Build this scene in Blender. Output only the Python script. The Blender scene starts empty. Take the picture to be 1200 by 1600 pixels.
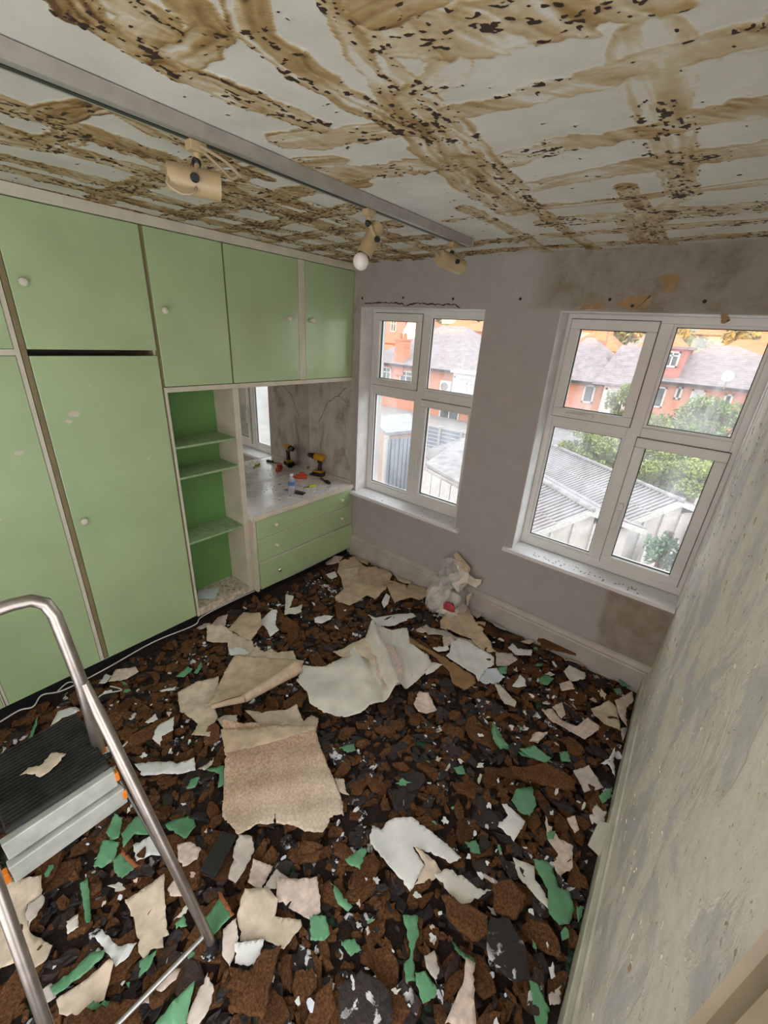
import bpy, bmesh, math, random
import numpy as np
from mathutils import Vector, Matrix
from mathutils.geometry import delaunay_2d_cdt

random.seed(7)
RNG = np.random.RandomState(11)
SC = bpy.context.scene
COL = SC.collection
PI = math.pi

# ------------------------------------------------------------------ camera
CAM = Vector((2.335, -2.5, 1.9125))
FPX = 644.845
RM = Matrix(((0.77407079, 0.63033152, 0.05913196),
             (0.29438082, -0.27566747, -0.91506687),
             (-0.56049474, 0.72573385, -0.39894364)))     # rows: right, down, forward
cd = bpy.data.cameras.new('camera')
cam = bpy.data.objects.new('camera', cd)
COL.objects.link(cam)
cd.sensor_fit = 'HORIZONTAL'
cd.sensor_width = 36.0
cd.lens = FPX * 36.0 / 1200.0
cd.clip_start = 0.02
cd.clip_end = 600
M3 = Matrix((RM[0], -RM[1], -RM[2])).transposed()
cam.matrix_world = Matrix.Translation(CAM) @ M3.to_4x4()
SC.camera = cam

# ------------------------------------------------------------------ world, sun, exposure
SC.view_settings.view_transform = 'Standard'
SC.view_settings.look = 'None'
SC.view_settings.gamma = 1.0
SC.view_settings.use_curve_mapping = False
SC.view_settings.exposure = 1.38
w = bpy.data.worlds.new('sky')
SC.world = w
w.use_nodes = True
bg = w.node_tree.nodes['Background']
bg.inputs['Color'].default_value = (0.97, 0.98, 1.0, 1)
bg.inputs['Strength'].default_value = 1.25
sd = bpy.data.lights.new('sun', 'SUN')
sd.energy = 3.0
sd.angle = math.radians(0.6)
sd.color = (1.0, 0.44, 0.11)
sun = bpy.data.objects.new('sun', sd)
COL.objects.link(sun)
SUN_EL = math.radians(5.0)
sdir = Vector((0.22, math.cos(SUN_EL), -math.tan(SUN_EL) * math.cos(SUN_EL)))   # the way light travels
sun.rotation_euler = sdir.to_track_quat('-Z', 'Y').to_euler()
sun.location = (0, -20, 12)

# ------------------------------------------------------------------ projection helpers (photo pixel -> point on a plane of the place)
def ray(px, py):
    v = Vector((px - 600.0, py - 800.0, FPX))
    return RM.transposed() @ v
def at(px, py, ax, val):
    d = ray(px, py)
    t = (val - CAM[ax]) / d[ax]
    return CAM + d * t
def fz(px, py, z=0.05):
    return at(px, py, 2, z)

# ------------------------------------------------------------------ object helpers
def tag(o, label=None, cat=None, group=None, kind=None):
    if label: o['label'] = label
    if cat: o['category'] = cat
    if group: o['group'] = group
    if kind: o['kind'] = kind
    return o
def empty(name, loc, rz=0.0):
    o = bpy.data.objects.new(name, None)
    o.empty_display_size = 0.05
    COL.objects.link(o)
    o.location = loc
    o.rotation_euler = (0, 0, rz)
    return o
def link(name, me, mat=None, parent=None, smooth=False, bevel=0.0, loc=None):
    o = bpy.data.objects.new(name, me)
    COL.objects.link(o)
    if mat is not None and not me.materials:
        me.materials.append(mat)
    if smooth:
        me.polygons.foreach_set('use_smooth', [True] * len(me.polygons))
    if parent: o.parent = parent
    if loc is not None: o.location = loc
    if bevel > 0:
        m = o.modifiers.new('bevel', 'BEVEL')
        m.width = bevel
        m.segments = 2
        m.limit_method = 'ANGLE'
    return o

class MB:
    def __init__(s):
        s.v = []; s.f = []
    def box(s, x0, x1, y0, y1, z0, z1):
        b = len(s.v)
        s.v += [(x0,y0,z0),(x1,y0,z0),(x1,y1,z0),(x0,y1,z0),(x0,y0,z1),(x1,y0,z1),(x1,y1,z1),(x0,y1,z1)]
        s.f += [tuple(b+i for i in q) for q in ((0,3,2,1),(4,5,6,7),(0,1,5,4),(1,2,6,5),(2,3,7,6),(3,0,4,7))]
        return s
    def add(s, vs, fs):
        b = len(s.v)
        s.v += [tuple(v) for v in vs]
        s.f += [tuple(b+i for i in q) for q in fs]
        return s
    def tube(s, pts, r, n=10, closed=False):
        pts = [Vector(p) for p in pts]
        rs = r if isinstance(r, (list, tuple)) else [r]*len(pts)
        rings = []
        up = None
        for i, p in enumerate(pts):
            a = pts[max(i-1,0)]; c = pts[min(i+1,len(pts)-1)]
            t = (c-a)
            t = t.normalized() if t.length > 1e-9 else Vector((0,0,1))
            if up is None:
                up = Vector((0,0,1)) if abs(t.z) < 0.9 else Vector((1,0,0))
            u = (up - t*up.dot(t))
            if u.length < 1e-6: u = t.orthogonal()
            u.normalize(); up = u
            w_ = t.cross(u)
            rings.append([p + (u*math.cos(2*PI*k/n) + w_*math.sin(2*PI*k/n))*rs[i] for k in range(n)])
        b = len(s.v)
        for rg in rings: s.v += [tuple(q) for q in rg]
        for i in range(len(rings)-1):
            for k in range(n):
                s.f.append((b+i*n+k, b+i*n+(k+1)%n, b+(i+1)*n+(k+1)%n, b+(i+1)*n+k))
        s.f.append(tuple(b+k for k in reversed(range(n))))
        s.f.append(tuple(b+(len(rings)-1)*n+k for k in range(n)))
        return s
    def lathe(s, prof, origin, axis, n=18):
        a = Vector(axis).normalized()
        u = a.orthogonal().normalized(); w_ = a.cross(u); o = Vector(origin)
        b = len(s.v)
        for (r, h) in prof:
            for k in range(n):
                s.v.append(tuple(o + a*h + (u*math.cos(2*PI*k/n)+w_*math.sin(2*PI*k/n))*max(r,1e-5)))
        for i in range(len(prof)-1):
            for k in range(n):
                s.f.append((b+i*n+k, b+i*n+(k+1)%n, b+(i+1)*n+(k+1)%n, b+(i+1)*n+k))
        s.f.append(tuple(b+k for k in reversed(range(n))))
        s.f.append(tuple(b+(len(prof)-1)*n+k for k in range(n)))
        return s
    def prism(s, poly, h0, h1, ax=2):
        # poly 2D in the other two axes (in order), extruded along ax
        n = len(poly); b = len(s.v)
        for h in (h0, h1):
            for (p, q) in poly:
                s.v.append({0:(h,p,q), 1:(p,h,q), 2:(p,q,h)}[ax])
        s.f.append(tuple(b+k for k in reversed(range(n))))
        s.f.append(tuple(b+n+k for k in range(n)))
        for k in range(n):
            s.f.append((b+k, b+(k+1)%n, b+n+(k+1)%n, b+n+k))
        return s
    def mesh(s, name):
        me = bpy.data.meshes.new(name)
        me.from_pydata(s.v, [], s.f)
        bm = bmesh.new(); bm.from_mesh(me)
        bmesh.ops.recalc_face_normals(bm, faces=bm.faces)
        bm.to_mesh(me); bm.free()
        return me
    def build(s, name, mat, parent=None, smooth=False, bevel=0.0, loc=None):
        return link(name, s.mesh(name), mat, parent, smooth, bevel, loc)

def autosmooth(o, deg=35):
    me = o.data
    me.polygons.foreach_set('use_smooth', [True]*len(me.polygons))
    me.set_sharp_from_angle(angle=math.radians(deg))
    return o

def struct(o):
    o['kind'] = 'structure'
    return o

# ------------------------------------------------------------------ materials
def new_mat(name):
    m = bpy.data.materials.new(name)
    m.use_nodes = True
    nt = m.node_tree
    return m, nt, nt.nodes['Principled BSDF']
def nn(nt, t, **kw):
    n = nt.nodes.new(t)
    for k, v in kw.items(): setattr(n, k, v)
    return n
def coords(nt, scale=(1,1,1), obj=True):
    tc = nn(nt, 'ShaderNodeTexCoord')
    mp = nn(nt, 'ShaderNodeMapping')
    nt.links.new(tc.outputs['Object' if obj else 'Generated'], mp.inputs['Vector'])
    mp.inputs['Scale'].default_value = scale
    return mp.outputs['Vector']
def noise(nt, vec, scale, detail=5, rough=0.55, dist=0.0):
    n = nn(nt, 'ShaderNodeTexNoise')
    n.inputs['Scale'].default_value = scale
    n.inputs['Detail'].default_value = detail
    n.inputs['Roughness'].default_value = rough
    n.inputs['Distortion'].default_value = dist
    if vec is not None: nt.links.new(vec, n.inputs['Vector'])
    return n.outputs['Fac']
def ramp(nt, fac, stops):
    r = nn(nt, 'ShaderNodeValToRGB')
    el = r.color_ramp.elements
    while len(el) < len(stops): el.new(0.5)
    for e, (p, c) in zip(el, stops):
        e.position = p
        e.color = (c[0], c[1], c[2], 1) if not isinstance(c, (int, float)) else (c, c, c, 1)
    nt.links.new(fac, r.inputs['Fac'])
    return r.outputs['Color']
def mixc(nt, fac, a, b, mode='MIX'):
    m = nn(nt, 'ShaderNodeMix', data_type='RGBA', blend_type=mode)
    for s, v in ((m.inputs[0], fac), (m.inputs[6], a), (m.inputs[7], b)):
        if hasattr(v, 'is_linked'): nt.links.new(v, s)
        elif isinstance(v, (int, float)): s.default_value = v
        else: s.default_value = (v[0], v[1], v[2], 1)
    return m.outputs[2]
def math_n(nt, op, a, b=None, clamp=False):
    m = nn(nt, 'ShaderNodeMath', operation=op)
    m.use_clamp = clamp
    for s, v in ((m.inputs[0], a), (m.inputs[1], b)):
        if v is None: continue
        if hasattr(v, 'is_linked'): nt.links.new(v, s)
        else: s.default_value = v
    return m.outputs[0]
def bump(nt, p, h, strength=0.3, dist=0.01):
    b = nn(nt, 'ShaderNodeBump')
    b.inputs['Strength'].default_value = strength
    b.inputs['Distance'].default_value = dist
    nt.links.new(h, b.inputs['Height'])
    nt.links.new(b.outputs['Normal'], p.inputs['Normal'])
def simple(name, c, rough=0.5, metal=0.0, var=0.12, scale=14, bs=0.0, spec=0.5, bscale=60, objrand=0.0, coat=0.0):
    m, nt, p = new_mat(name)
    v = coords(nt)
    f = noise(nt, v, scale)
    lo = [max(0, x*(1-var*1.6)) for x in c]; hi = [min(1, x*(1+var)) for x in c]
    col = ramp(nt, f, [(0.3, lo), (0.7, hi)])
    if objrand > 0:
        oi = nn(nt, 'ShaderNodeObjectInfo')
        val = math_n(nt, 'MULTIPLY_ADD', oi.outputs['Random'], objrand)
        val.node.inputs[2].default_value = 1 - objrand*0.5
        hsv = nn(nt, 'ShaderNodeHueSaturation')
        nt.links.new(val, hsv.inputs['Value']); nt.links.new(col, hsv.inputs['Color'])
        col = hsv.outputs['Color']
    nt.links.new(col, p.inputs['Base Color'])
    p.inputs['Roughness'].default_value = rough
    p.inputs['Metallic'].default_value = metal
    p.inputs['Specular IOR Level'].default_value = spec
    if coat: p.inputs['Coat Weight'].default_value = coat; p.inputs['Coat Roughness'].default_value = 0.15
    if bs > 0: bump(nt, p, noise(nt, v, bscale, 6), bs, 0.004)
    return m

MAT = {}
MAT['green'] = simple('cabinet_green_paint', (0.43, 0.58, 0.31), 0.30, var=0.06, scale=3, bs=0.03, bscale=12, spec=0.9, coat=0.6)
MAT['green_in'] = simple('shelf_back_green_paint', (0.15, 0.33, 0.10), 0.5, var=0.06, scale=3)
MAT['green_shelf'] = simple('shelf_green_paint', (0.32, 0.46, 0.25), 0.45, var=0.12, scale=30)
MAT['cream'] = simple('cream_gloss_paint', (0.66, 0.62, 0.50), 0.42, var=0.08, scale=9)
MAT['cream_dusty'] = simple('dusty_cream_board', (0.62, 0.55, 0.43), 0.6, var=0.3, scale=35)
MAT['seam'] = simple('olive_seam', (0.24, 0.20, 0.10), 0.6)
MAT['knob'] = simple('cream_plastic', (0.74, 0.72, 0.60), 0.25, var=0.03)
MAT['chrome'] = simple('chrome', (0.8, 0.8, 0.8), 0.12, 1.0, var=0.02)
MAT['plinth'] = simple('black_plinth', (0.012, 0.012, 0.013), 0.5)
MAT['black'] = simple('black_plastic', (0.02, 0.02, 0.021), 0.4)
MAT['void'] = simple('dark_carcass', (0.03, 0.025, 0.02), 0.8)
MAT['upvc'] = simple('white_upvc', (0.78, 0.80, 0.78), 0.3, var=0.04, scale=6)
MAT['gasket'] = simple('grey_gasket', (0.06, 0.06, 0.06), 0.6)
MAT['sill'] = simple('white_sill', (0.84, 0.85, 0.88), 0.35, var=0.04, scale=22)
MAT['reveal'] = simple('white_reveal_paint', (0.80, 0.80, 0.80), 0.6, var=0.1, scale=8)
MAT['alu'] = simple('brushed_aluminium', (0.50, 0.49, 0.47), 0.38, 0.75, var=0.12, scale=40, bs=0.05, bscale=120)
MAT['alu_dull'] = simple('painted_aluminium_step', (0.52, 0.54, 0.49), 0.5, 0.35, var=0.12, scale=18)
MAT['steel'] = simple('dull_steel_tube', (0.47, 0.42, 0.38), 0.33, 0.9, var=0.12, scale=20)
MAT['darksteel'] = simple('dark_steel_rod', (0.12, 0.11, 0.10), 0.4, 0.7)
MAT['rubber'] = simple('black_ribbed_rubber', (0.022, 0.021, 0.020), 0.62, var=0.4, scale=25, bs=0.2)
MAT['orange'] = simple('orange_plastic', (0.75, 0.22, 0.02), 0.45)
MAT['orange_red'] = simple('orange_red_plastic', (0.72, 0.09, 0.02), 0.45)
MAT['track'] = simple('grey_track_metal', (0.40, 0.38, 0.34), 0.4, 0.3)
MAT['spot'] = simple('cream_spot_enamel', (0.47, 0.36, 0.20), 0.35, var=0.1)
MAT['spot_inner'] = simple('spot_dark_inside', (0.06, 0.05, 0.035), 0.5)
MAT['wire'] = simple('beige_wire', (0.42, 0.33, 0.22), 0.5)
MAT['cable'] = simple('white_cable', (0.62, 0.60, 0.56), 0.5)
MAT['yellow'] = simple('yellow_tool_plastic', (0.55, 0.30, 0.02), 0.4)
MAT['yellowgreen'] = simple('yellow_green_plastic', (0.62, 0.60, 0.10), 0.45)
MAT['darkgrip'] = simple('dark_rubber_grip', (0.025, 0.022, 0.02), 0.6)
MAT['brownblade'] = simple('worn_brown_blade', (0.16, 0.08, 0.05), 0.5)
MAT['greymetal'] = simple('grey_tool_metal', (0.30, 0.30, 0.31), 0.35, 0.8)
MAT['label'] = simple('blue_label', (0.10, 0.22, 0.55), 0.4)
MAT['skirt'] = simple('skirting_paint', (0.52, 0.48, 0.44), 0.45, var=0.12, scale=7)
MAT['skirt_cream'] = simple('cream_skirting_paint', (0.62, 0.61, 0.50), 0.4, var=0.15, scale=9, bs=0.1)
MAT['architrave'] = simple('architrave_paint', (0.33, 0.27, 0.18), 0.4, var=0.08, scale=8)
# loose things
MAT['p_beige'] = simple('wallpaper_beige', (0.70, 0.58, 0.44), 0.85, var=0.16, scale=20, bs=0.15, objrand=0.12)
MAT['p_tan'] = simple('wallpaper_tan', (0.62, 0.48, 0.33), 0.85, var=0.18, scale=14, bs=0.15)
MAT['p_white'] = simple('wallpaper_white', (0.80, 0.80, 0.77), 0.8, var=0.07, scale=12, bs=0.08)
MAT['p_offwhite'] = simple('wallpaper_offwhite', (0.74, 0.71, 0.62), 0.8, var=0.10, scale=9, bs=0.1)
MAT['p_pink'] = simple('wallpaper_pinkish', (0.70, 0.56, 0.48), 0.85, var=0.16, scale=45, bs=0.15, objrand=0.12)
MAT['p_grey'] = simple('paper_greyish', (0.60, 0.53, 0.46), 0.85, var=0.14, scale=22, bs=0.1)
MAT['p_blue'] = simple('paper_bluish_white', (0.66, 0.70, 0.76), 0.8, var=0.06)
MAT['p_kraft'] = simple('kraft_brown_card', (0.30, 0.17, 0.075), 0.8, var=0.15, bs=0.1)
MAT['p_green'] = simple('green_paint_flake', (0.13, 0.33, 0.17), 0.5, var=0.12, scale=18, bs=0.08, objrand=0.25)
MAT['terracotta'] = simple('terracotta_edge', (0.38, 0.12, 0.04), 0.8, var=0.2)

def m_mottled():
    # brown fibrous print on the big wallpaper sheet
    m, nt, p = new_mat('wallpaper_brown_mottled')
    v = coords(nt)
    a = noise(nt, v, 5, 3)
    b = noise(nt, v, 95, 6, 0.7)
    sp_ = nn(nt, 'ShaderNodeSeparateXYZ'); nt.links.new(v, sp_.inputs[0])
    gsum = math_n(nt, 'ADD', math_n(nt, 'MULTIPLY', sp_.outputs[0], 2.2), math_n(nt, 'MULTIPLY', sp_.outputs[1], -0.7))
    gsum = math_n(nt, 'ADD', math_n(nt, 'ADD', gsum, 0.5), math_n(nt, 'MULTIPLY', math_n(nt, 'SUBTRACT', a, 0.5), 1.1))
    c1 = ramp(nt, gsum, [(0.15, (0.42, 0.26, 0.15)), (0.5, (0.62, 0.47, 0.34)), (0.85, (0.76, 0.64, 0.50))])
    c2 = ramp(nt, b, [(0.38, (0.40, 0.25, 0.15)), (0.62, (0.80, 0.69, 0.56))])
    nt.links.new(mixc(nt, 0.5, c1, c2), p.inputs['Base Color'])
    p.inputs['Roughness'].default_value = 0.9
    bump(nt, p, b, 0.2, 0.003)
    return m
MAT['p_mottled'] = m_mottled()

def m_cork():
    m, nt, p = new_mat('brown_cork')
    v = coords(nt)
    f = noise(nt, v, 130, 6, 0.75)
    g = noise(nt, v, 16, 4)
    c = ramp(nt, f, [(0.30, (0.030, 0.013, 0.006)), (0.48, (0.17, 0.076, 0.030)), (0.70, (0.33, 0.165, 0.072))])
    c = mixc(nt, 0.55, c, ramp(nt, g, [(0.3, (0.35, 0.35, 0.35)), (0.7, (1, 1, 1))]), 'MULTIPLY')
    oi = nn(nt, 'ShaderNodeObjectInfo')
    c = mixc(nt, 0.7, c, ramp(nt, oi.outputs['Random'], [(0.0, (0.45, 0.40, 0.38)), (0.5, (0.85, 0.82, 0.8)), (1.0, (1.0, 1.0, 1.0))]), 'MULTIPLY')
    nt.links.new(c, p.inputs['Base Color'])
    p.inputs['Roughness'].default_value = 0.92
    p.inputs['Specular IOR Level'].default_value = 0.2
    bump(nt, p, f, 0.9, 0.006)
    return m
MAT['cork'] = m_cork()
def m_bitumen():
    m, nt, p = new_mat('dark_bitumen_backing')
    v = coords(nt)
    oi = nn(nt, 'ShaderNodeObjectInfo')
    vv = nn(nt, 'ShaderNodeVectorMath', operation='ADD')
    nt.links.new(v, vv.inputs[0]); nt.links.new(oi.outputs['Location'], vv.inputs[1])
    f = noise(nt, vv.outputs[0], 70, 6, 0.65)
    g = noise(nt, vv.outputs[0], 22, 5, 0.6, 0.6)
    h = noise(nt, vv.outputs[0], 4.5, 2)
    base = ramp(nt, f, [(0.3, (0.008, 0.006, 0.006)), (0.7, (0.050, 0.034, 0.028))])
    base = mixc(nt, 0.8, base, ramp(nt, oi.outputs['Random'], [(0.0, (0.5, 0.5, 0.55)), (0.6, (1, 0.92, 0.9)), (1, (1.9, 1.35, 1.1))]), 'MULTIPLY')
    wmask = math_n(nt, 'MULTIPLY', ramp(nt, g, [(0.56, 0.0), (0.58, 1.0)]), ramp(nt, h, [(0.50, 0.0), (0.55, 1.0)]))
    nt.links.new(mixc(nt, wmask, base, (0.75, 0.75, 0.75)), p.inputs['Base Color'])
    rr = nn(nt, 'ShaderNodeMapRange'); nt.links.new(f, rr.inputs[0])
    rr.inputs[3].default_value = 0.35; rr.inputs[4].default_value = 0.75
    nt.links.new(rr.outputs[0], p.inputs['Roughness'])
    bump(nt, p, f, 0.7, 0.008)
    return m
MAT['bitumen'] = m_bitumen()
def m_crumbs():
    m, nt, p = new_mat('rubble_dust_floor')
    v = coords(nt)
    f = noise(nt, v, 60, 8, 0.75)
    g = noise(nt, v, 7, 4)
    c = ramp(nt, f, [(0.3, (0.006, 0.004, 0.003)), (0.55, (0.040, 0.019, 0.009)), (0.75, (0.12, 0.055, 0.024))])
    gm = ramp(nt, g, [(0.62, 0.0), (0.66, 1.0)])
    c = mixc(nt, math_n(nt, 'MULTIPLY', gm, 0.75), c, (0.06, 0.20, 0.11))
    nt.links.new(c, p.inputs['Base Color'])
    p.inputs['Roughness'].default_value = 0.9
    bump(nt, p, f, 1.0, 0.02)
    return m
MAT['crumbs'] = m_crumbs()

def m_window_wall():
    m, nt, p = new_mat('window_wall_paint')
    v = coords(nt)
    sep = nn(nt, 'ShaderNodeSeparateXYZ'); nt.links.new(v, sep.inputs[0])
    X, Z = sep.outputs[0], sep.outputs[2]
    big = noise(nt, v, 2.2, 4); mid = noise(nt, v, 9, 6, 0.65); fine = noise(nt, v, 45, 5)
    base = ramp(nt, mid, [(0.25, (0.41, 0.39, 0.385)), (0.75, (0.49, 0.47, 0.465))])
    # bare plaster above the windows
    zb = math_n(nt, 'ADD', Z, math_n(nt, 'MULTIPLY', big, 0.12))
    up = ramp(nt, math_n(nt, 'SUBTRACT', zb, 1.95), [(0.16, 0.0), (0.19, 1.0)])
    xm = ramp(nt, math_n(nt, 'MULTIPLY', math_n(nt, 'ADD', X, math_n(nt, 'MULTIPLY', mid, 0.25)), 0.3), [(0.43, 0.0), (0.47, 1.0)])
    plaster = ramp(nt, mid, [(0.28, (0.21, 0.18, 0.13)), (0.5, (0.33, 0.30, 0.25)), (0.7, (0.40, 0.37, 0.33))])
    pm = math_n(nt, 'MULTIPLY', up, xm)
    c = mixc(nt, pm, base, plaster)
    # grime in the dressing alcove beside the mirror
    al = ramp(nt, math_n(nt, 'ADD', X, 0.5), [(0.50, 1.0), (0.57, 0.0)])
    st = nn(nt, 'ShaderNodeMapping'); nt.links.new(v, st.inputs['Vector']); st.inputs['Scale'].default_value = (5, 1, 2.4)
    gr = ramp(nt, noise(nt, st.outputs[0], 1.3, 6, 0.7, 0.4), [(0.34, (0.45, 0.41, 0.36)), (0.48, (0.85, 0.83, 0.80)), (0.66, (1, 1, 1))])
    c = mixc(nt, al, c, mixc(nt, 1.0, (0.60, 0.58, 0.53), gr, 'MULTIPLY'))
    # damp plaster patch low by the right corner
    lo = math_n(nt, 'MULTIPLY', ramp(nt, math_n(nt, 'ADD', Z, math_n(nt, 'MULTIPLY', mid, 0.1)), [(0.62, 1.0), (0.66, 0.0)]),
                ramp(nt, math_n(nt, 'MULTIPLY', math_n(nt, 'ADD', X, math_n(nt, 'MULTIPLY', big, 0.12)), 0.3), [(0.655, 0.0), (0.662, 1.0)]))
    c = mixc(nt, lo, c, ramp(nt, mid, [(0.3, (0.24, 0.21, 0.16)), (0.7, (0.40, 0.36, 0.31))]))
    sp = ramp(nt, noise(nt, v, 26, 3), [(0.23, 1.0), (0.27, 0.0)])
    c = mixc(nt, math_n(nt, 'MULTIPLY', sp, 0.4), c, (0.2, 0.17, 0.14))
    nt.links.new(c, p.inputs['Base Color'])
    p.inputs['Roughness'].default_value = 0.75
    bump(nt, p, mixc(nt, 0.4, mid, fine), 0.12, 0.01)
    return m
MAT['window_wall'] = m_window_wall()
def m_right_wall():
    m, nt, p = new_mat('stripped_plaster_wall')
    v = coords(nt)
    mp = nn(nt, 'ShaderNodeMapping'); nt.links.new(v, mp.inputs['Vector']); mp.inputs['Scale'].default_value = (1, 1.3, 0.9)
    mp.inputs['Rotation'].default_value = (0.7, 0, 0)
    a = noise(nt, mp.outputs[0], 3.6, 6, 0.62, 0.5)
    b = noise(nt, mp.outputs[0], 11, 6, 0.65, 0.3)
    f = noise(nt, v, 55, 6, 0.6)
    grey = ramp(nt, b, [(0.3, (0.60, 0.60, 0.57)), (0.7, (0.72, 0.72, 0.69))])
    creamc = ramp(nt, b, [(0.3, (0.82, 0.79, 0.66)), (0.7, (0.91, 0.89, 0.80))])
    c = mixc(nt, ramp(nt, a, [(0.44, 0.0), (0.50, 0.75), (0.58, 1.0)]), grey, creamc)
    c = mixc(nt, 0.5, c, ramp(nt, noise(nt, mp.outputs[0], 26, 6, 0.7), [(0.35, (0.80, 0.79, 0.74)), (0.55, (1, 1, 1))]), 'MULTIPLY')
    pits = math_n(nt, 'MULTIPLY', ramp(nt, noise(nt, mp.outputs[0], 42, 4, 0.65), [(0.64, 0.0), (0.68, 1.0)]), 0.8)
    c = mixc(nt, pits, c, (0.33, 0.28, 0.19))
    rust = ramp(nt, noise(nt, v, 6.3, 5, 0.6), [(0.72, 0.0), (0.75, 1.0)])
    c = mixc(nt, rust, c, (0.45, 0.27, 0.10))
    nt.links.new(c, p.inputs['Base Color'])
    p.inputs['Roughness'].default_value = 0.6
    hgt = mixc(nt, 0.55, ramp(nt, a, [(0.475, 0.0), (0.515, 1.0)]), mixc(nt, 0.5, b, f))
    bump(nt, p, hgt, 0.5, 0.008)
    return m
MAT['right_wall'] = m_right_wall()
MAT['plain_wall'] = simple('faded_white_wall', (0.60, 0.57, 0.53), 0.8, var=0.1, scale=4)

def m_ceiling():
    m, nt, p = new_mat('ceiling_with_old_adhesive')
    v = coords(nt)
    at_ = nn(nt, 'ShaderNodeAttribute', attribute_name='glue')
    dk = nn(nt, 'ShaderNodeAttribute', attribute_name='crumb')
    f = noise(nt, v, 38, 6, 0.65); g = noise(nt, v, 120, 5, 0.7); b = noise(nt, v, 5, 3)
    white = ramp(nt, b, [(0.3, (0.56, 0.54, 0.47)), (0.7, (0.70, 0.68, 0.61))])
    fac = math_n(nt, 'ADD', at_.outputs['Fac'], math_n(nt, 'MULTIPLY', math_n(nt, 'SUBTRACT', f, 0.5), 0.28))
    glue = ramp(nt, fac, [(0.10, (0.66, 0.64, 0.56)), (0.24, (0.55, 0.46, 0.31)), (0.52, (0.40, 0.28, 0.13)), (0.80, (0.26, 0.155, 0.055)), (1.0, (0.12, 0.06, 0.022))])
    c = mixc(nt, ramp(nt, fac, [(0.05, 0.0), (0.20, 1.0)]), white, glue)
    df = math_n(nt, 'ADD', dk.outputs['Fac'], math_n(nt, 'MULTIPLY', math_n(nt, 'SUBTRACT', g, 0.5), 0.9))
    c = mixc(nt, ramp(nt, df, [(0.42, 0.0), (0.55, 1.0)]), c, (0.035, 0.016, 0.008))
    nt.links.new(c, p.inputs['Base Color'])
    p.inputs['Roughness'].default_value = 0.7
    bump(nt, p, mixc(nt, 0.5, f, g), 0.15, 0.006)
    return m
MAT['ceiling'] = m_ceiling()

def m_worktop():
    m, nt, p = new_mat('dusty_white_worktop_tile')
    v = coords(nt)
    a = noise(nt, v, 18, 6, 0.7); b = noise(nt, v, 5, 3)
    c = ramp(nt, a, [(0.27, (0.40, 0.37, 0.33)), (0.36, (0.82, 0.81, 0.79)), (0.7, (0.90, 0.90, 0.89))])
    nt.links.new(c, p.inputs['Base Color'])
    r = ramp(nt, b, [(0.3, 0.12), (0.7, 0.4)])
    nt.links.new(r, p.inputs['Roughness'])
    return m
MAT['worktop'] = m_worktop()

def m_glass():
    m, nt, p = new_mat('dirty_window_glass')
    nt.nodes.remove(p)
    out = nt.nodes['Material Output']
    v = coords(nt)
    mp = nn(nt, 'ShaderNodeMapping'); nt.links.new(v, mp.inputs['Vector']); mp.inputs['Scale'].default_value = (6, 1, 1.4)
    s1 = noise(nt, mp.outputs[0], 2.0, 6, 0.6); s2 = noise(nt, v, 2.3, 3)
    fac = math_n(nt, 'MULTIPLY', ramp(nt, s1, [(0.35, 0.25), (0.75, 1.0)]), ramp(nt, s2, [(0.35, 0.12), (0.70, 0.50)]))
    tr = nn(nt, 'ShaderNodeBsdfTransparent'); tr.inputs[0].default_value = (0.96, 0.98, 0.97, 1)
    tl = nn(nt, 'ShaderNodeBsdfTranslucent'); tl.inputs[0].default_value = (0.80, 0.84, 0.88, 1)
    gl = nn(nt, 'ShaderNodeBsdfGlossy'); gl.inputs['Roughness'].default_value = 0.02
    m1 = nn(nt, 'ShaderNodeMixShader'); nt.links.new(fac, m1.inputs[0])
    nt.links.new(tr.outputs[0], m1.inputs[1]); nt.links.new(tl.outputs[0], m1.inputs[2])
    fr = nn(nt, 'ShaderNodeFresnel'); fr.inputs[0].default_value = 1.3
    m2 = nn(nt, 'ShaderNodeMixShader'); nt.links.new(fr.outputs[0], m2.inputs[0])
    nt.links.new(m1.outputs[0], m2.inputs[1]); nt.links.new(gl.outputs[0], m2.inputs[2])
    nt.links.new(m2.outputs[0], out.inputs['Surface'])
    return m
MAT['glass'] = m_glass()
def m_mirror():
    m, nt, p = new_mat('mirror_glass')
    v = coords(nt)
    c = ramp(nt, noise(nt, v, 5, 5), [(0.3, (0.70, 0.70, 0.68)), (0.7, (0.86, 0.86, 0.84))])
    nt.links.new(c, p.inputs['Base Color'])
    p.inputs['Metallic'].default_value = 1.0
    p.inputs['Roughness'].default_value = 0.025
    return m
MAT['mirror'] = m_mirror()
def m_clear(name, c, alpha, rough=0.15):
    m, nt, p = new_mat(name)
    v = coords(nt)
    nt.links.new(ramp(nt, noise(nt, v, 14, 4), [(0.3, [x*0.85 for x in c]), (0.7, c)]), p.inputs['Base Color'])
    nt.links.new(ramp(nt, noise(nt, v, 9, 4), [(0.3, alpha*0.7), (0.7, min(1, alpha*1.3))]), p.inputs['Alpha'])
    p.inputs['Roughness'].default_value = rough
    return m
MAT['bag'] = m_clear('thin_clear_plastic_bag', (0.86, 0.86, 0.84), 0.30, 0.15)
MAT['bottle'] = m_clear('clear_bottle_plastic', (0.80, 0.86, 0.92), 0.42, 0.08)
MAT['redcard'] = simple('red_packaging', (0.42, 0.04, 0.06), 0.5)
MAT['bulb'] = simple('pearl_bulb_glass', (0.82, 0.80, 0.76), 0.25, var=0.02)

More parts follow.
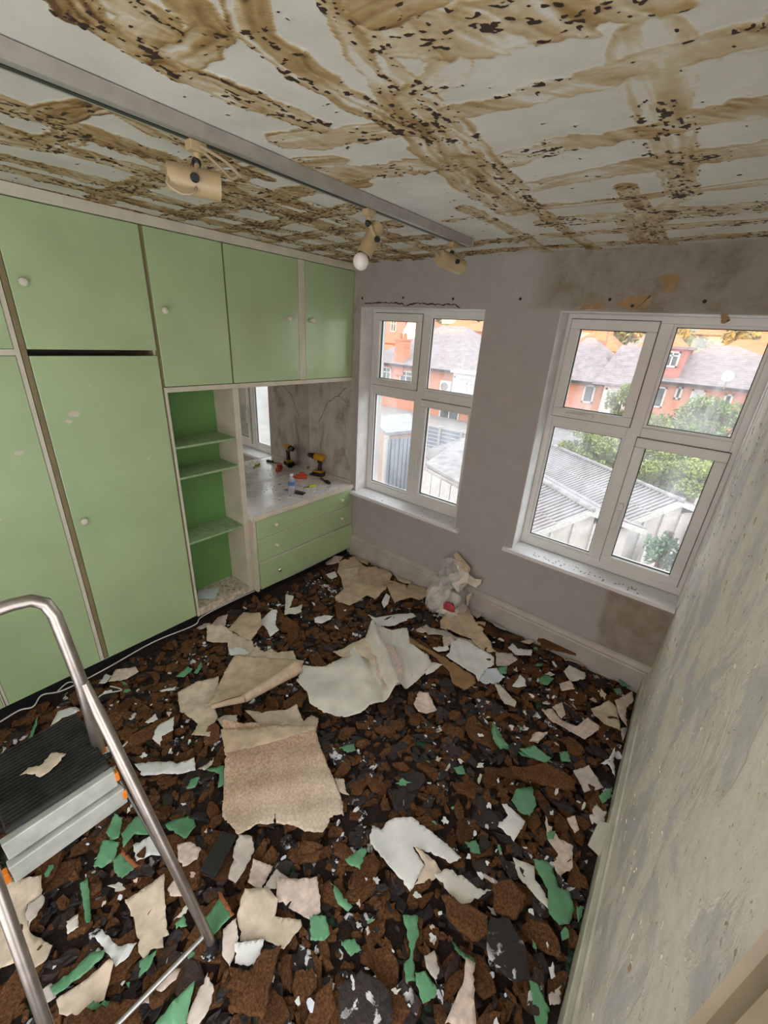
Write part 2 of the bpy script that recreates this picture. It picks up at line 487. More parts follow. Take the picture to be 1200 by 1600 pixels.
# ================================================================== THE ROOM
XR = 2.4625          # right wall where it meets the window wall
SL = 0.035           # the right wall is not quite square to the window wall
def XW(y): return XR - SL*y
ZC = 2.35            # ceiling
YB = -3.35           # back end of the room, behind the camera
XL = -0.53           # wall behind the cabinets
WT = 0.30            # outer wall thickness
LW = (0.072, 1.070)  # left window opening in x
RW = (1.512, XR)     # right window opening in x
WZ = (0.630, 2.072)

mb = MB()
mb.box(XL, LW[0], 0, WT, -0.2, ZC)
mb.box(LW[0], LW[1], 0, WT, -0.2, WZ[0])
mb.box(LW[0], LW[1], 0, WT, WZ[1], ZC)
mb.box(LW[1], RW[0], 0, WT, -0.2, ZC)
mb.box(RW[0], XR + 0.2, 0, WT, -0.2, WZ[0])
mb.box(RW[0], XR + 0.2, 0, WT, WZ[1], ZC)
mb.box(XR, XR + 0.2, 0, WT, WZ[0], WZ[1])
wall_far = struct(mb.build('wall_far', MAT['window_wall']))
YD = -2.175          # door opening in the right wall starts here
def wall_piece(m, ya, yb, z0, z1):
    P = [(XW(ya), ya), (XW(ya) + 0.12, ya), (XW(yb) + 0.12, yb), (XW(yb), yb)]
    return m.prism(P, z0, z1, 2)
mb = MB()
wall_piece(mb, YD, -0.001, -0.2, ZC); wall_piece(mb, -2.95, YD, 2.03, ZC); wall_piece(mb, YB, -2.95, -0.2, ZC)
wall_right = struct(mb.build('wall_right', MAT['right_wall']))
wall_left = struct(MB().box(XL - 0.12, XL, YB, 0, -0.2, ZC).build('wall_left', MAT['plain_wall']))
floor = struct(MB().box(XL, XR + 0.25, YB, 0.0, -0.2, 0.0).build('floor', MAT['crumbs']))

wall_back = struct(MB().box(XL - 0.12, 1.15, YB - 0.12, YB, -0.2, ZC).build('wall_back', MAT['plain_wall']))  # unseen wall, added across part of the back to cut the fill light

# ---- value noise on arrays
def vnoise(x, y, scale, seed, octaves=3):
    r = np.random.RandomState(seed)
    out = np.zeros_like(x); amp = 1.0; tot = 0
    for o in range(octaves):
        g = r.rand(64, 64)
        u = (x*scale) % 63; v = (y*scale) % 63
        i = u.astype(int); j = v.astype(int)
        fu = u-i; fv = v-j
        fu = fu*fu*(3-2*fu); fv = fv*fv*(3-2*fv)
        i1 = (i+1) % 64; j1 = (j+1) % 64
        out += amp*((g[i, j]*(1-fu)+g[i1, j]*fu)*(1-fv) + (g[i, j1]*(1-fu)+g[i1, j1]*fu)*fv)
        tot += amp; amp *= 0.5; scale *= 2.03
    return out/tot

# ---- ceiling with trowelled adhesive bands (tile lines), real relief
def make_ceiling():
    nx, ny = 560, 540
    y0 = -2.35
    xs = np.linspace(XL, XR + 0.15, nx); ys = np.linspace(y0, 0.0, ny)
    X, Y = np.meshgrid(xs, ys)
    wx = X + 0.035*(vnoise(X+3, Y+9, 6, 1)-0.5) + 0.016*(vnoise(X+3, Y+9, 25, 2)-0.5)
    wy = Y + 0.035*(vnoise(X+7, Y+5, 6, 3)-0.5) + 0.016*(vnoise(X+1, Y+2, 25, 4)-0.5)
    glue = np.zeros_like(X); crumb = np.zeros_like(X)
    def stroke(pts, w, inten=0.55, dark=0.3, streak=0.0, seed=0, slant=0.8, hollow=False):
        nonlocal glue, crumb
        best = np.full(X.shape, 9.0); tt = np.zeros_like(X); ss = np.zeros_like(X)
        acc = 0.0
        for a, b in zip(pts[:-1], pts[1:]):
            dx, dy = b[0]-a[0], b[1]-a[1]
            L = math.hypot(dx, dy)
            if L < 1e-6: continue
            t = np.clip(((wx-a[0])*dx+(wy-a[1])*dy)/L/L, 0, 1)
            ex = wx-(a[0]+t*dx); ey = wy-(a[1]+t*dy)
            d = np.hypot(ex, ey)
            s = (ex*(-dy)+ey*dx)/L
            k = d < best
            best[k] = d[k]; tt[k] = (acc+t*L)[k]; ss[k] = s[k]
            acc += L
        # anisotropic streaks: along the band, and slanting finger swipes across it
        k = best < w*1.75
        if not k.any(): return
        x_, y_, t_, s_, d_ = X[k], Y[k], tt[k], ss[k], best[k]
        ang = slant + 0.5*(vnoise(x_+seed, y_+2, 2.5, seed+5, 1)-0.5)
        ca, sa = np.cos(ang), np.sin(ang)
        p_, q_ = t_*ca+s_*sa, -t_*sa+s_*ca
        along = vnoise(t_*6+seed, s_*85+40, 1.0, seed+6, 3)
        swp = vnoise(p_*7+9, q_*46+60, 1.0, seed+7, 3)
        swp2 = vnoise(p_*16+9, q_*110+60, 1.0, seed+9, 2)
        edge = (1-streak)*vnoise(t_*11+seed*1.7, s_*0+3.3, 1.0, seed+50, 3) + streak*vnoise(t_*0+4.4, q_*46+60, 1.0, seed+7, 2)
        wv = w*(0.50+1.05*edge)
        q = d_/np.maximum(wv, 1e-4)
        m = np.clip((1.0-q)/0.10, 0, 1)
        ring = np.exp(-((q-0.88)/0.08)**2)*0.40
        tex = (1-streak)*along + streak*(0.6*swp+0.4*swp2)
        tex = np.clip((tex-0.28)/0.40, 0, 1)
        patch = np.clip((vnoise(x_+seed*0.37, y_-seed*0.21, 9, seed+20, 4)-0.22)/0.5, 0, 1.2)
        val = m*(inten*(0.25+1.25*tex)*(0.45+0.95*patch) + ring*inten)
        glue[k] = np.maximum(glue[k], val)
        cn = 0.55*vnoise(t_*42+seed, s_*125+20, 1.0, seed+30, 2) + 0.45*vnoise(x_+seed, y_, 115, seed+33, 2)
        cl = vnoise(x_+seed*0.9, y_, 9.5, seed+31, 2)
        cr = np.clip((cn-0.585)/0.07, 0, 1)*np.clip((cl-0.62+0.35*dark)/0.10, 0, 1)*np.clip((1.2-q)/0.3, 0, 1)
        crumb[k] = np.maximum(crumb[k], cr)
    def P(*pp): 
        return [(at(a, b, 2, ZC).x, at(a, b, 2, ZC).y) for a, b in pp]
    # bands read from the photograph, converted to places on the ceiling
    S = [
     (P((545,-40),(560,60),(610,110),(715,195),(835,322)), 0.030, 0.42, 0.75, 0.1),
     (P((500,-20),(560,90),(640,180),(760,290),(820,330)), 0.028, 0.50, 0.35, 0.1),
     (P((380,-20),(400,50),(470,110),(560,160),(640,200)), 0.042, 0.66, 0.20, 0.05),
     (P((100,-30),(125,15),(210,72),(280,112),(350,140),(430,172),(490,195)), 0.042, 0.62, 0.75, 0.4),
     (P((300,5),(340,50),(300,80),(255,90)), 0.040, 0.66, 0.4, 0.4),
     (P((180,-10),(240,30),(200,60)), 0.045, 0.60, 0.3, 0.5),
     (P((640,60),(720,55),(800,32),(920,5),(1030,-20)), 0.062, 0.44, 0.35, 0.85),
     (P((590,15),(640,-10),(700,-40)), 0.045, 0.55, 0.4, 0.3),
     (P((700,175),(790,162),(880,132),(1000,97),(1125,72),(1230,45)), 0.036, 0.44, 0.5, 0.8),
     (P((1010,60),(1018,110),(1035,175),(1055,240),(1068,300)), 0.052, 0.36, 0.5, 0.1),
     (P((1130,70),(1180,60),(1230,40)), 0.050, 0.42, 0.3, 0.9),
     (P((800,248),(880,225),(1010,205),(1100,182),(1230,158)), 0.046, 0.46, 0.35, 0.9),
     (P((835,292),(930,272),(1025,256),(1110,242),(1230,225)), 0.046, 0.38, 0.3, 0.6),
     (P((640,200),(560,208),(450,222)), 0.050, 0.50, 0.4, 0.4),
     (P((720,250),(640,262),(560,270),(500,272)), 0.060, 0.44, 0.45, 0.7),
     (P((640,185),(690,235),(760,300),(800,330)), 0.070, 0.40, 0.3, 0.2),
     (P((860,322),(960,312),(1060,300),(1230,278)), 0.030, 0.44, 0.35, 0.1),
     (P((700,345),(800,328),(870,318)), 0.026, 0.5, 0.5, 0.1),
     (P((860,348),(960,338),(1100,330),(1230,320)), 0.070, 0.40, 0.7, 0.6),
     (P((975,340),(985,360),(1000,378)), 0.040, 0.46, 0.4, 0.3),
     (P((0,82),(80,118),(150,162),(250,212),(330,245),(420,280)), 0.022, 0.70, 0.55, 0.05),
     (P((80,180),(110,170),(160,160)), 0.040, 0.62, 0.3, 0.2),
     (P((0,165),(90,190),(200,232),(330,285),(430,325),(520,355)), 0.050, 0.52, 0.75, 0.5),
     (P((0,215),(60,225),(120,210)), 0.060, 0.50, 0.95, 0.4),
     (P((360,275),(440,258),(520,250)), 0.040, 0.56, 0.3, 0.2),
     (P((340,285),(430,300),(520,330)), 0.030, 0.50, 0.3, 0.1),
     (P((430,300),(500,290),(560,285)), 0.040, 0.5, 0.3, 0.5),
     (P((640,150),(690,120),(700,100)), 0.04, 0.36, 0.5, 0.6),
     (P((1055,240),(1070,290),(1000,375)), 0.034, 0.34, 0.5, 0.4),
    ]
    for i, (pts, wd, it, dk, stk) in enumerate(S):
        stroke(pts, wd, it*(0.80 if pts[-1][0] > 1.5 else 0.95), dk, stk, seed=i*3+1)
    # the rest of the tile lines, towards the cabinets and the window wall
    r = random.Random(5)
    k = 200
    for xx in (-0.05, 0.16, 0.36, 0.60, 0.83):
        stroke([(xx+r.uniform(-.03,.03), -2.3), (xx+r.uniform(-.03,.03), -1.2), (xx+r.uniform(-.03,.03), 0)], 0.055, 0.50, 0.75, 0.5, seed=k); k += 3
    for yy in (-1.62, -1.34, -1.06, -0.78, -0.52, -0.30, -0.12):
        stroke([(XL, yy+r.uniform(-.03,.03)), (0.4, yy+r.uniform(-.03,.03)), (1.10, yy+r.uniform(-.03,.03))], 0.055, 0.50, 0.7, 0.6, seed=k); k += 3
    for yy in (-0.34, -0.13):
        stroke([(1.0, yy), (1.7, yy+r.uniform(-.03,.03)), (XR, yy+r.uniform(-.03,.03))], 0.045, 0.40, 0.7, 0.6, seed=k); k += 3
    for xx in (1.38, 1.62, 1.92):
        stroke([(xx, -0.9), (xx+r.uniform(-.03,.03), -0.4), (xx, 0)], 0.035, 0.38, 0.6, 0.4, seed=k); k += 3
    haze = np.clip(vnoise(X, Y, 3, 77)-0.52, 0, 1)*0.4*vnoise(X, Y, 30, 78)
    glue = np.maximum(glue, haze)
    spots = np.clip((vnoise(X, Y, 60, 91, 2)-0.86)/0.05, 0, 1)
    crumb = np.maximum(crumb, spots)
    Z = ZC - 0.0035*np.clip(glue, 0, 0.9) - 0.003*crumb
    Z[:, 0] = ZC; Z[-1, :] = ZC
    V = np.stack([X, Y, Z], -1).reshape(-1, 3)
    idx = np.arange(nx*ny).reshape(ny, nx)
    F = np.stack([idx[:-1, :-1], idx[1:, :-1], idx[1:, 1:], idx[:-1, 1:]], -1).reshape(-1, 4)   # facing down
    n0 = len(V)
    extra = np.array([(XL, YB, ZC), (XR+0.15, YB, ZC), (XL, y0, ZC), (XR+0.15, y0, ZC),
                      (XL, YB, ZC+0.1), (XR+0.15, YB, ZC+0.1), (XL, WT, ZC+0.1), (XR+0.15, WT, ZC+0.1)])
    V = np.concatenate([V, extra])
    F = F.tolist() + [[n0, n0+2, n0+3, n0+1], [n0+4, n0+5, n0+7, n0+6]]
    me = bpy.data.meshes.new('ceiling')
    me.from_pydata(V.tolist(), [], F)
    for nm, arr in (('glue', glue), ('crumb', crumb)):
        a = me.attributes.new(nm, 'FLOAT', 'POINT')
        a.data.foreach_set('value', np.concatenate([arr.ravel(), np.zeros(8)]).astype(np.float32))
    return struct(link('ceiling', me, MAT['ceiling'], smooth=True))
ceiling = make_ceiling()

# ---- skirtings
def skirt_profile(h, t):
    return [(0, 0), (-t, 0), (-t, h*0.72), (-t*0.75, h*0.76), (-t*0.85, h*0.82), (-t*0.45, h*0.93), (-t*0.35, h), (0, h)]
MBs = MB()
MBs.prism([(a, b) for a, b in skirt_profile(0.205, 0.022)], 0.05, XR, 0)      # along x: poly in (y, z)
struct(MBs.build('baseboard_far', MAT['skirt']))
m_ = MB()
m_.prism([(XR + a, b) for a, b in skirt_profile(0.17, 0.022)], -2.10, -0.022, 1)     # along y: poly in (x, z)
m_.v = [(a - SL*b, b, c) for a, b, c in m_.v]
struct(m_.build('baseboard_right', MAT['skirt_cream']))
# ---- door architrave close to the camera
prof = [(0, 0), (0, -0.024), (-0.012, -0.030), (-0.016, -0.022), (-0.045, -0.020), (-0.052, -0.026), (-0.075, -0.014), (-0.075, 0)]
m_ = MB(); m_.prism([(XW(-2.10) + b, -2.100 + a) for a, b in prof], -0.0, 2.06, 2)
struct(m_.build('trim_1', MAT['architrave']))

# ---- cracks, holes, patches and stains that are parts of the window wall
MAT['crack'] = simple('dark_crack', (0.045, 0.035, 0.03), 0.9)
MAT['patch'] = simple('bare_brown_plaster', (0.40, 0.27, 0.14), 0.9, var=0.15, scale=20, bs=0.1)
MAT['patch_grey'] = simple('torn_paper_edge', (0.42, 0.40, 0.36), 0.9, var=0.15, scale=20)
def crack(pts, w=0.004, y=-0.0015, jit=0.006, name='crack'):
    r = random.Random(len(pts)*7 + int(pts[0][0]*10))
    P = []
    for (a, b), (c, d) in zip(pts[:-1], pts[1:]):
        L = math.hypot(c-a, d-b); n = max(2, int(L/0.015))
        for i in range(n): P.append((a+(c-a)*i/n + r.uniform(-jit, jit), b+(d-b)*i/n + r.uniform(-jit, jit)))
    P.append(pts[-1])
    m = MB()
    vs = []; fs = []
    for i, (a, b) in enumerate(P):
        p0 = P[max(i-1, 0)]; p1 = P[min(i+1, len(P)-1)]
        tx, tz = p1[0]-p0[0], p1[1]-p0[1]; L = math.hypot(tx, tz) or 1
        ww = w*r.uniform(0.4, 1.2)*(0.3 if i in (0, len(P)-1) else 1)
        vs += [(a - tz/L*ww, y, b + tx/L*ww), (a + tz/L*ww, y, b - tx/L*ww)]
        if i: fs.append((2*i-2, 2*i-1, 2*i+1, 2*i))
    m.add(vs, fs)
    return m.build(name, MAT['crack'], wall_far)
def wpt(px, py): 
    q = at(px, py, 1, 0); return (q.x, q.z)
crack([wpt(*q) for q in ((570,474),(598,473),(628,474),(632,478),(648,474),(690,476),(712,476),(720,482))], 0.0045, jit=0.004)
crack([wpt(*q) for q in ((542,606),(528,618),(512,628),(506,642),(499,660))], 0.003)
crack([wpt(*q) for q in ((528,618),(538,626),(543,630))], 0.0025)
crack([wpt(*q) for q in ((530,640),(538,655),(540,672))], 0.002)
def patch(poly, mat, th=0.0015, name='plaster_patch'):
    r = random.Random(len(poly)); Q = []
    for i, (a, b) in enumerate(poly):
        c, d = poly[(i+1) % len(poly)]
        for k in range(6):
            t = k/6; Q.append((a+(c-a)*t + r.uniform(-.006, .006), b+(d-b)*t + r.uniform(-.006, .006)))
    m = MB(); m.prism(Q, -th, 0.0005, 1)
    return m.build(name, mat, wall_far)
patch([wpt(*q) for q in ((1032,432),(1058,427),(1063,440),(1052,458),(1036,455))], MAT['patch'])
patch([wpt(*q) for q in ((962,476),(985,462),(1018,460),(1015,478),(990,485))], MAT['patch'])
patch([wpt(*q) for q in ((905,482),(925,472),(945,474),(942,484))], MAT['patch'])
patch([wpt(*q) for q in ((1125,492),(1137,490),(1141,500),(1133,506),(1127,502))], MAT['patch'], 0.006, 'torn_paper_tab')
for q in ((566,466),(630,465),(708,467),(813,467),(953,468),(988,478),(1101,471)):
    a, b = wpt(*q)
    m = MB(); m.lathe([(0.008, 0), (0.008, 0.002), (0.004, 0.003)], (a, 0.0, b), (0, -1, 0), 10)
    m.build('screw_hole', MAT['crack'], wall_far)

# ---- loose paper and plaster scabs on the right wall
def wall_scabs():
    r = random.Random(3)
    m = MB()
    for i in range(520):
        y = -2.05 + 2.0*r.random()**0.9; z = r.uniform(0.2, 2.25)
        s = r.uniform(0.002, 0.007)*(0.6 + 0.5*(y+2.15)/2.1); el = r.uniform(1, 2.6); an = r.uniform(0.5, 1.3)
        n = r.randint(5, 8); th = r.uniform(0.0005, 0.0016)
        ring = []
        for k in range(n):
            t = 2*PI*k/n; rad = s*r.uniform(0.55, 1.2)
            u, v = rad*math.cos(t)*el, rad*math.sin(t)
            ring.append((y + u*math.cos(an) - v*math.sin(an), z + u*math.sin(an) + v*math.cos(an)))
        b = len(m.v)
        lift = r.uniform(0, 0.003)
        for k, (yy, zz) in enumerate(ring): m.v.append((XW(yy) + 0.0005, yy, zz))
        for k, (yy, zz) in enumerate(ring): m.v.append((XW(yy) - th - (lift if k < 2 else 0), y+(yy-y)*0.9, z+(zz-z)*0.9))
        for k in range(n): m.f.append((b+k, b+(k+1) % n, b+n+(k+1) % n, b+n+k))
        m.f.append(tuple(b+n+k for k in range(n)))
    o = m.build('plaster_scab', simple('cream_plaster_scab', (0.66, 0.61, 0.48), 0.8, var=0.35, scale=18), wall_right)
    o['kind'] = 'stuff'
    o['label'] = 'small cream paper and plaster scabs stuck to the stripped wall'
wall_scabs()

# ================================================================== WINDOWS
def make_window(name, x0, x1, mul, tr, z0, z1, fr=0.05, yf=0.135):
    root = struct(empty(name, ((x0+x1)/2, yf, z0)))
    ox, oy, oz = root.location
    def L(m, nm, mat, par=root, bevel=0.003):
        m.v = [(a-ox, b-oy, c-oz) for a, b, c in m.v]
        o = m.build(nm, mat, root, bevel=bevel)
        if par is not root: o.parent = par
        return o
    y0, y1 = yf, yf + 0.065
    m = MB()
    m.box(x0, x1, y0, y1, z0, z0+fr+0.01); m.box(x0, x1, y0, y1, z1-fr*0.7, z1)
    m.box(x0, x0+fr*0.7, y0, y1, z0+fr+0.01, z1-fr*0.7); m.box(x1-fr*0.7, x1, y0, y1, z0+fr+0.01, z1-fr*0.7)
    L(m, 'window_frame', MAT['upvc'])
    L(MB().box(mul[0], mul[1], y0+0.002, y1-0.002, z0+fr, z1-fr*0.7), 'mullion', MAT['upvc'])
    L(MB().box(x0+fr*0.7, mul[0], y0+0.003, y1-0.003, tr[0], tr[1]), 'transom', MAT['upvc'])
    L(MB().box(mul[1], x1-fr*0.7, y0+0.003, y1-0.003, tr[0], tr[1]), 'transom', MAT['upvc'])
    cells = [(x0+fr*0.7, mul[0], tr[1], z1-fr*0.7, True, 'b'), (mul[1], x1-fr*0.7, tr[1], z1-fr*0.7, False, None),
             (x0+fr*0.7, mul[0], z0+fr+0.01, tr[0], False, None), (mul[1], x1-fr*0.7, z0+fr+0.01, tr[0], True, 'l')]
    for (a, b, c, d, sash, hd) in cells:
        if sash:
            sw = 0.042; yy = y0 - 0.012
            m = MB()
            m.box(a-0.008, b+0.008, yy, y1-0.01, c-0.008, c+sw); m.box(a-0.008, b+0.008, yy, y1-0.01, d-sw, d+0.008)
            m.box(a-0.008, a+sw, yy, y1-0.01, c+sw, d-sw); m.box(b-sw, b+0.008, yy, y1-0.01, c+sw, d-sw)
            s = L(m, 'opening_sash', MAT['upvc'], bevel=0.004)
            ia, ib, ic, id_ = a+sw, b-sw, c+sw, d-sw
            g = L(MB().box(a-0.0115, a+0.01, y0-0.001, y0+0.004, c-0.0115, d+0.0115).box(b-0.01, b+0.0115, y0-0.001, y0+0.004, c-0.0115, d+0.0115).box(a, b, y0-0.001, y0+0.004, c-0.0115, c+0.01).box(a, b, y0-0.001, y0+0.004, d-0.01, d+0.0115), 'rebate', MAT['gasket'], bevel=0)
            hm = MB()
            if hd == 'b':
                hx = (a+b)/2 - 0.02
                hm.box(hx-0.02, hx+0.04, yy-0.016, yy, c+0.004, c+0.030); hm.box(hx-0.11, hx+0.01, yy-0.03, yy-0.014, c+0.008, c+0.022)
            else:
                hz = (c+d)/2 - 0.06
                hm.box(a+0.004, a+0.030, yy-0.016, yy, hz, hz+0.07); hm.box(a+0.009, a+0.024, yy-0.03, yy-0.014, hz-0.10, hz+0.03)
            h = L(hm, 'handle', MAT['upvc'], s, bevel=0.004)
        else:
            bd = 0.014
            m = MB()
            m.box(a, b, y0+0.008, y1-0.02, c, c+bd); m.box(a, b, y0+0.008, y1-0.02, d-bd, d)
            m.box(a, a+bd, y0+0.008, y1-0.02, c+bd, d-bd); m.box(b-bd, b, y0+0.008, y1-0.02, c+bd, d-bd)
            L(m, 'glazing_bead', MAT['upvc'], bevel=0.002)
            ia, ib, ic, id_ = a+bd, b-bd, c+bd, d-bd
        m = MB()
        e = 0.004
        m.box(ia, ib, y0+0.018, y0+0.03, ic, ic+e); m.box(ia, ib, y0+0.018, y0+0.03, id_-e, id_)
        m.box(ia, ia+e, y0+0.018, y0+0.03, ic, id_); m.box(ib-e, ib, y0+0.018, y0+0.03, ic, id_)
        L(m, 'gasket', MAT['gasket'], bevel=0)
        L(MB().add([(ia, y0+0.028, ic), (ib, y0+0.028, ic), (ib, y0+0.028, id_), (ia, y0+0.028, id_)], [(0, 1, 2, 3)]), 'pane', MAT['glass'], bevel=0)
    return root
make_window('window_1', LW[0]+0.003, LW[1]-0.003, (0.525, 0.594), (1.462, 1.535), WZ[0]+0.004, WZ[1]-0.003)
make_window('window_2', RW[0]+0.003, XR-0.002, (1.962, 2.030), (1.458, 1.520), WZ[0]+0.004, WZ[1]-0.003)
# sills: boards that reach into the room
def sill(name, x0, x1, o0, o1):
    m = MB()
    m.box(o0, o1, -0.040, 0.0, WZ[0]-0.022, WZ[0]+0.002)
    m.box(x0+0.001, x1-0.001, -0.001, 0.140, WZ[0]-0.0, WZ[0]+0.002)
    return struct(m.build(name, MAT['sill'], bevel=0.003))
sill('trim_2', LW[0], LW[1], 0.045, 1.115)
sill('trim_3', RW[0], RW[1], 1.462, XR-0.001)
k_ = 7
for (x0, x1) in (LW, RW):
    for bx in ((x0, x0+0.004, 0.001, 0.134, WZ[0]+0.002, WZ[1]), (x0+0.004, x1-0.004, 0.001, 0.134, WZ[1]-0.004, WZ[1]), (x1-0.004, x1, 0.001, 0.134, WZ[0]+0.002, WZ[1])):
        struct(MB().box(*bx).build('trim_%d' % k_, MAT['reveal'])); k_ += 1
def crumb_run(n, x0, x1, name, label, z, seed, y0=-0.03, y1=0.10):
    r = random.Random(seed); m = MB()
    for i in range(n):
        x = r.uniform(x0, x1); y = r.uniform(y0, y1); s = r.uniform(0.0015, 0.006)
        m.add([(x-s, y-s*0.6, z), (x+s*r.uniform(.6, 1.4), y-s*0.3, z), (x+s*0.3, y+s, z), (x-s*0.8, y+s*0.6, z), (x, y, z+s*0.8)],
              [(0, 1, 4), (1, 2, 4), (2, 3, 4), (3, 0, 4), (0, 3, 2, 1)])
    o = m.build(name, MAT['cork'])
    return tag(o, label, 'debris', kind='stuff')
crumb_run(60, 1.65, 2.30, 'sill_crumbs', 'brown crumbs scattered along the right window sill', WZ[0]+0.002, 4, -0.01, 0.05)
crumb_run(22, 0.2, 1.05, 'sill_crumbs', 'few brown crumbs on the left window sill', WZ[0]+0.002, 5)

# ================================================================== FITTED CABINETS
CB = XL + 0.012       # back of the units
def knob(parent, x, y, z, mat='knob', r=0.017):
    m = MB(); m.lathe([(r*0.55, 0), (r*0.45, 0.010), (r*0.95, 0.016), (r, 0.022), (r*0.85, 0.029), (r*0.4, 0.033)], (x, y, z), (1, 0, 0), 16)
    o = m.build('knob', MAT[mat], parent)
    autosmooth(o, 50)
    return o
def chip(parent, poly, x=0.0006):
    # bare cream chips in the green paint, as thin as the missing coat is
    m = MB(); m.prism(poly, x-0.0006, x+0.0004, 0)
    o = m.build('paint_chip', MAT['cream'], parent); return o
def blob(y, z, s, seed):
    r = random.Random(seed); n = 9
    return [(y + s*r.uniform(0.5, 1.3)*math.cos(2*PI*k/n)*1.3, z + s*r.uniform(0.5, 1.3)*math.sin(2*PI*k/n)) for k in range(n)]
def rel(root, m):
    ox, oy, oz = root.location
    m.v = [(a-ox, b-oy, c-oz) for a, b, c in m.v]
    return m
def carcass(root, y0, y1, z0, z1, shelves=(), xf=-0.021, mat='cream'):
    t = 0.016
    m = MB()
    m.box(CB, xf, y0, y0+t, z0, z1); m.box(CB, xf, y1-t, y1, z0, z1)
    m.box(CB, xf, y0+t, y1-t, z0, z0+t); m.box(CB, xf, y0+t, y1-t, z1-t, z1)
    m.box(CB, CB+0.008, y0+t, y1-t, z0+t, z1-t)
    for s in shelves: m.box(CB+0.008, xf-0.03, y0+t, y1-t, s-t/2, s+t/2)
    return rel(root, m).build('body', MAT[mat], root)
def door(root, y0, y1, z0, z1, kn=None, x0=-0.020, x1=0.0, chips=()):
    d = rel(root, MB().box(x0, x1, y0, y1, z0, z1)).build('door', MAT['green'], root, bevel=0.0025)
    if kn: 
        k = knob(root, x1-root.location.x, kn[0]-root.location.y, kn[1]-root.location.z); k.parent = d
    for i, (cy, cz, s) in enumerate(chips):
        c = chip(root, [(a-root.location.y, b-root.location.z) for a, b in blob(cy, cz, s, i+int(cz*100))]); c.parent = d
    return d
ZD0, ZD1, ZSP = 0.085, 2.300, 1.745
def wardrobe(label, y0, y1, yl, yr, kl, ku, rail=True, chips=(), uchips=()):
    r = empty('wardrobe', (0, (y0+y1)/2, 0))
    tag(r, label, 'wardrobe', 'fitted wardrobes along the left wall')
    carcass(r, y0+0.0005, y1-0.0005, 0.07, ZD1+0.002, (1.72,) if rail else (1.70,), mat='cream')
    # face frame between the doors
    m = MB()
    m.box(-0.0205, -0.006, y0+0.0005, yl-0.002, ZD0, ZD1); m.box(-0.0205, -0.006, yr+0.002, y1-0.0005, ZD0, ZD1)
    if rail: m.box(-0.0205, -0.004, yl-0.002, yr+0.002, ZSP-0.012, ZSP+0.012)
    rel(r, m).build('face_frame', MAT['cream' if rail else 'seam'], r)
    door(r, yl, yr, ZD0, ZSP-0.014, kl, chips=chips)
    door(r, yl, yr, ZSP+(0.014 if rail else 0.012), ZD1, ku, chips=uchips)
    return r
wardrobe('green wardrobe at the far left edge, mostly out of frame', -2.90, -2.462, -2.885, -2.470, (-2.84, 0.95), None)
wardrobe('narrow green wardrobe behind the stepladder handrail', -2.460, -2.022, -2.448, -2.042, None, (-2.40, 2.0), chips=((-2.12, 1.33, 0.012), (-2.26, 1.05, 0.01)))
wardrobe('wide green wardrobe with a dark gap between its doors', -2.020, -1.462, -1.998, -1.470, (-1.957, 0.951), (-1.957, 2.011), rail=False,
         chips=((-1.885, 1.475, 0.017), (-1.915, 1.445, 0.010), (-1.60, 1.205, 0.008), (-1.585, 1.22, 0.005), (-1.73, 1.05, 0.004), (-1.80, 1.60, 0.004)))

r = empty('wall_cabinet', (0, -0.73, 1.55))
tag(r, 'green three-door wall cabinet above the shelves and the mirror', 'cabinet')
carcass(r, -1.4595, -0.002, 1.560, ZD1+0.002, (1.95,))
m = MB()
m.box(-0.0205, 0.004, -1.4595, -0.002, 1.545, 1.572)
rel(r, m).build('bottom_rail', MAT['cream'], r, bevel=0.002)
rel(r, MB().box(-0.0205, 0.0, -0.528, -0.474, 1.574, ZD1)).build('stile', MAT['cream'], r)
rel(r, MB().box(-0.0205, -0.008, -1.4595, -1.452, 1.574, ZD1)).build('seam_strip', MAT['seam'], r)
rel(r, MB().box(-0.0205, -0.010, -1.050, -1.040, 1.574, ZD1)).build('seam_strip', MAT['seam'], r)
door(r, -1.451, -1.051, 1.575, ZD1, (-1.408, 1.947))
door(r, -1.039, -0.530, 1.575, ZD1, (-0.612, 1.958))
door(r, -0.472, -0.006, 1.575, ZD1, (-0.420, 1.958))

# cornice and plinth run along all the units
struct(MB().box(XL+0.002, 0.010, YB+0.2, -0.001, ZD1+0.003, ZC-0.004).build('trim_4', MAT['cream'], bevel=0.002))
struct(MB().box(XL+0.002, -0.035, YB+0.2, -1.020, 0.0, 0.068).build('trim_5', MAT['plinth']))
struct(MB().box(XL+0.002, 0.012, -1.018, -0.024, 0.0, 0.070).build('trim_6', MAT['plinth']))

# open shelf unit
SY0, SY1, SD = -1.4595, -1.017, -0.22
r = empty('open_shelf_unit', (0, (SY0+SY1)/2, 0.07))
tag(r, 'open shelf unit with dark green back between wardrobe and drawers', 'shelf')
m = MB()
m.box(SD-0.01, 0.0, SY0, SY0+0.014, 0.07, 1.544); m.box(SD-0.01, 0.0, SY1-0.040, SY1, 0.07, 1.544)
rel(r, m).build('side_panel', MAT['cream'], r, bevel=0.002)
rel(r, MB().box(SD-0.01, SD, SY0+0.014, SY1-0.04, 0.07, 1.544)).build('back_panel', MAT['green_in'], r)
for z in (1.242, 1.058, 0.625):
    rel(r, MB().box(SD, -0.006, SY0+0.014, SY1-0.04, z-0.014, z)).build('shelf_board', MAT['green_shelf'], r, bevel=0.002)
rel(r, MB().box(SD, 0.0, SY0+0.014, SY1-0.04, 0.07, 0.125)).build('base_board', MAT['cream_dusty'], r, bevel=0.002)
crumb_run(60, SD+0.02, -0.03, 'shelf_crumbs', 'dark crumbs and dust in the bottom of the open shelf unit', 0.126, 8, SY0+0.04, SY1-0.06)

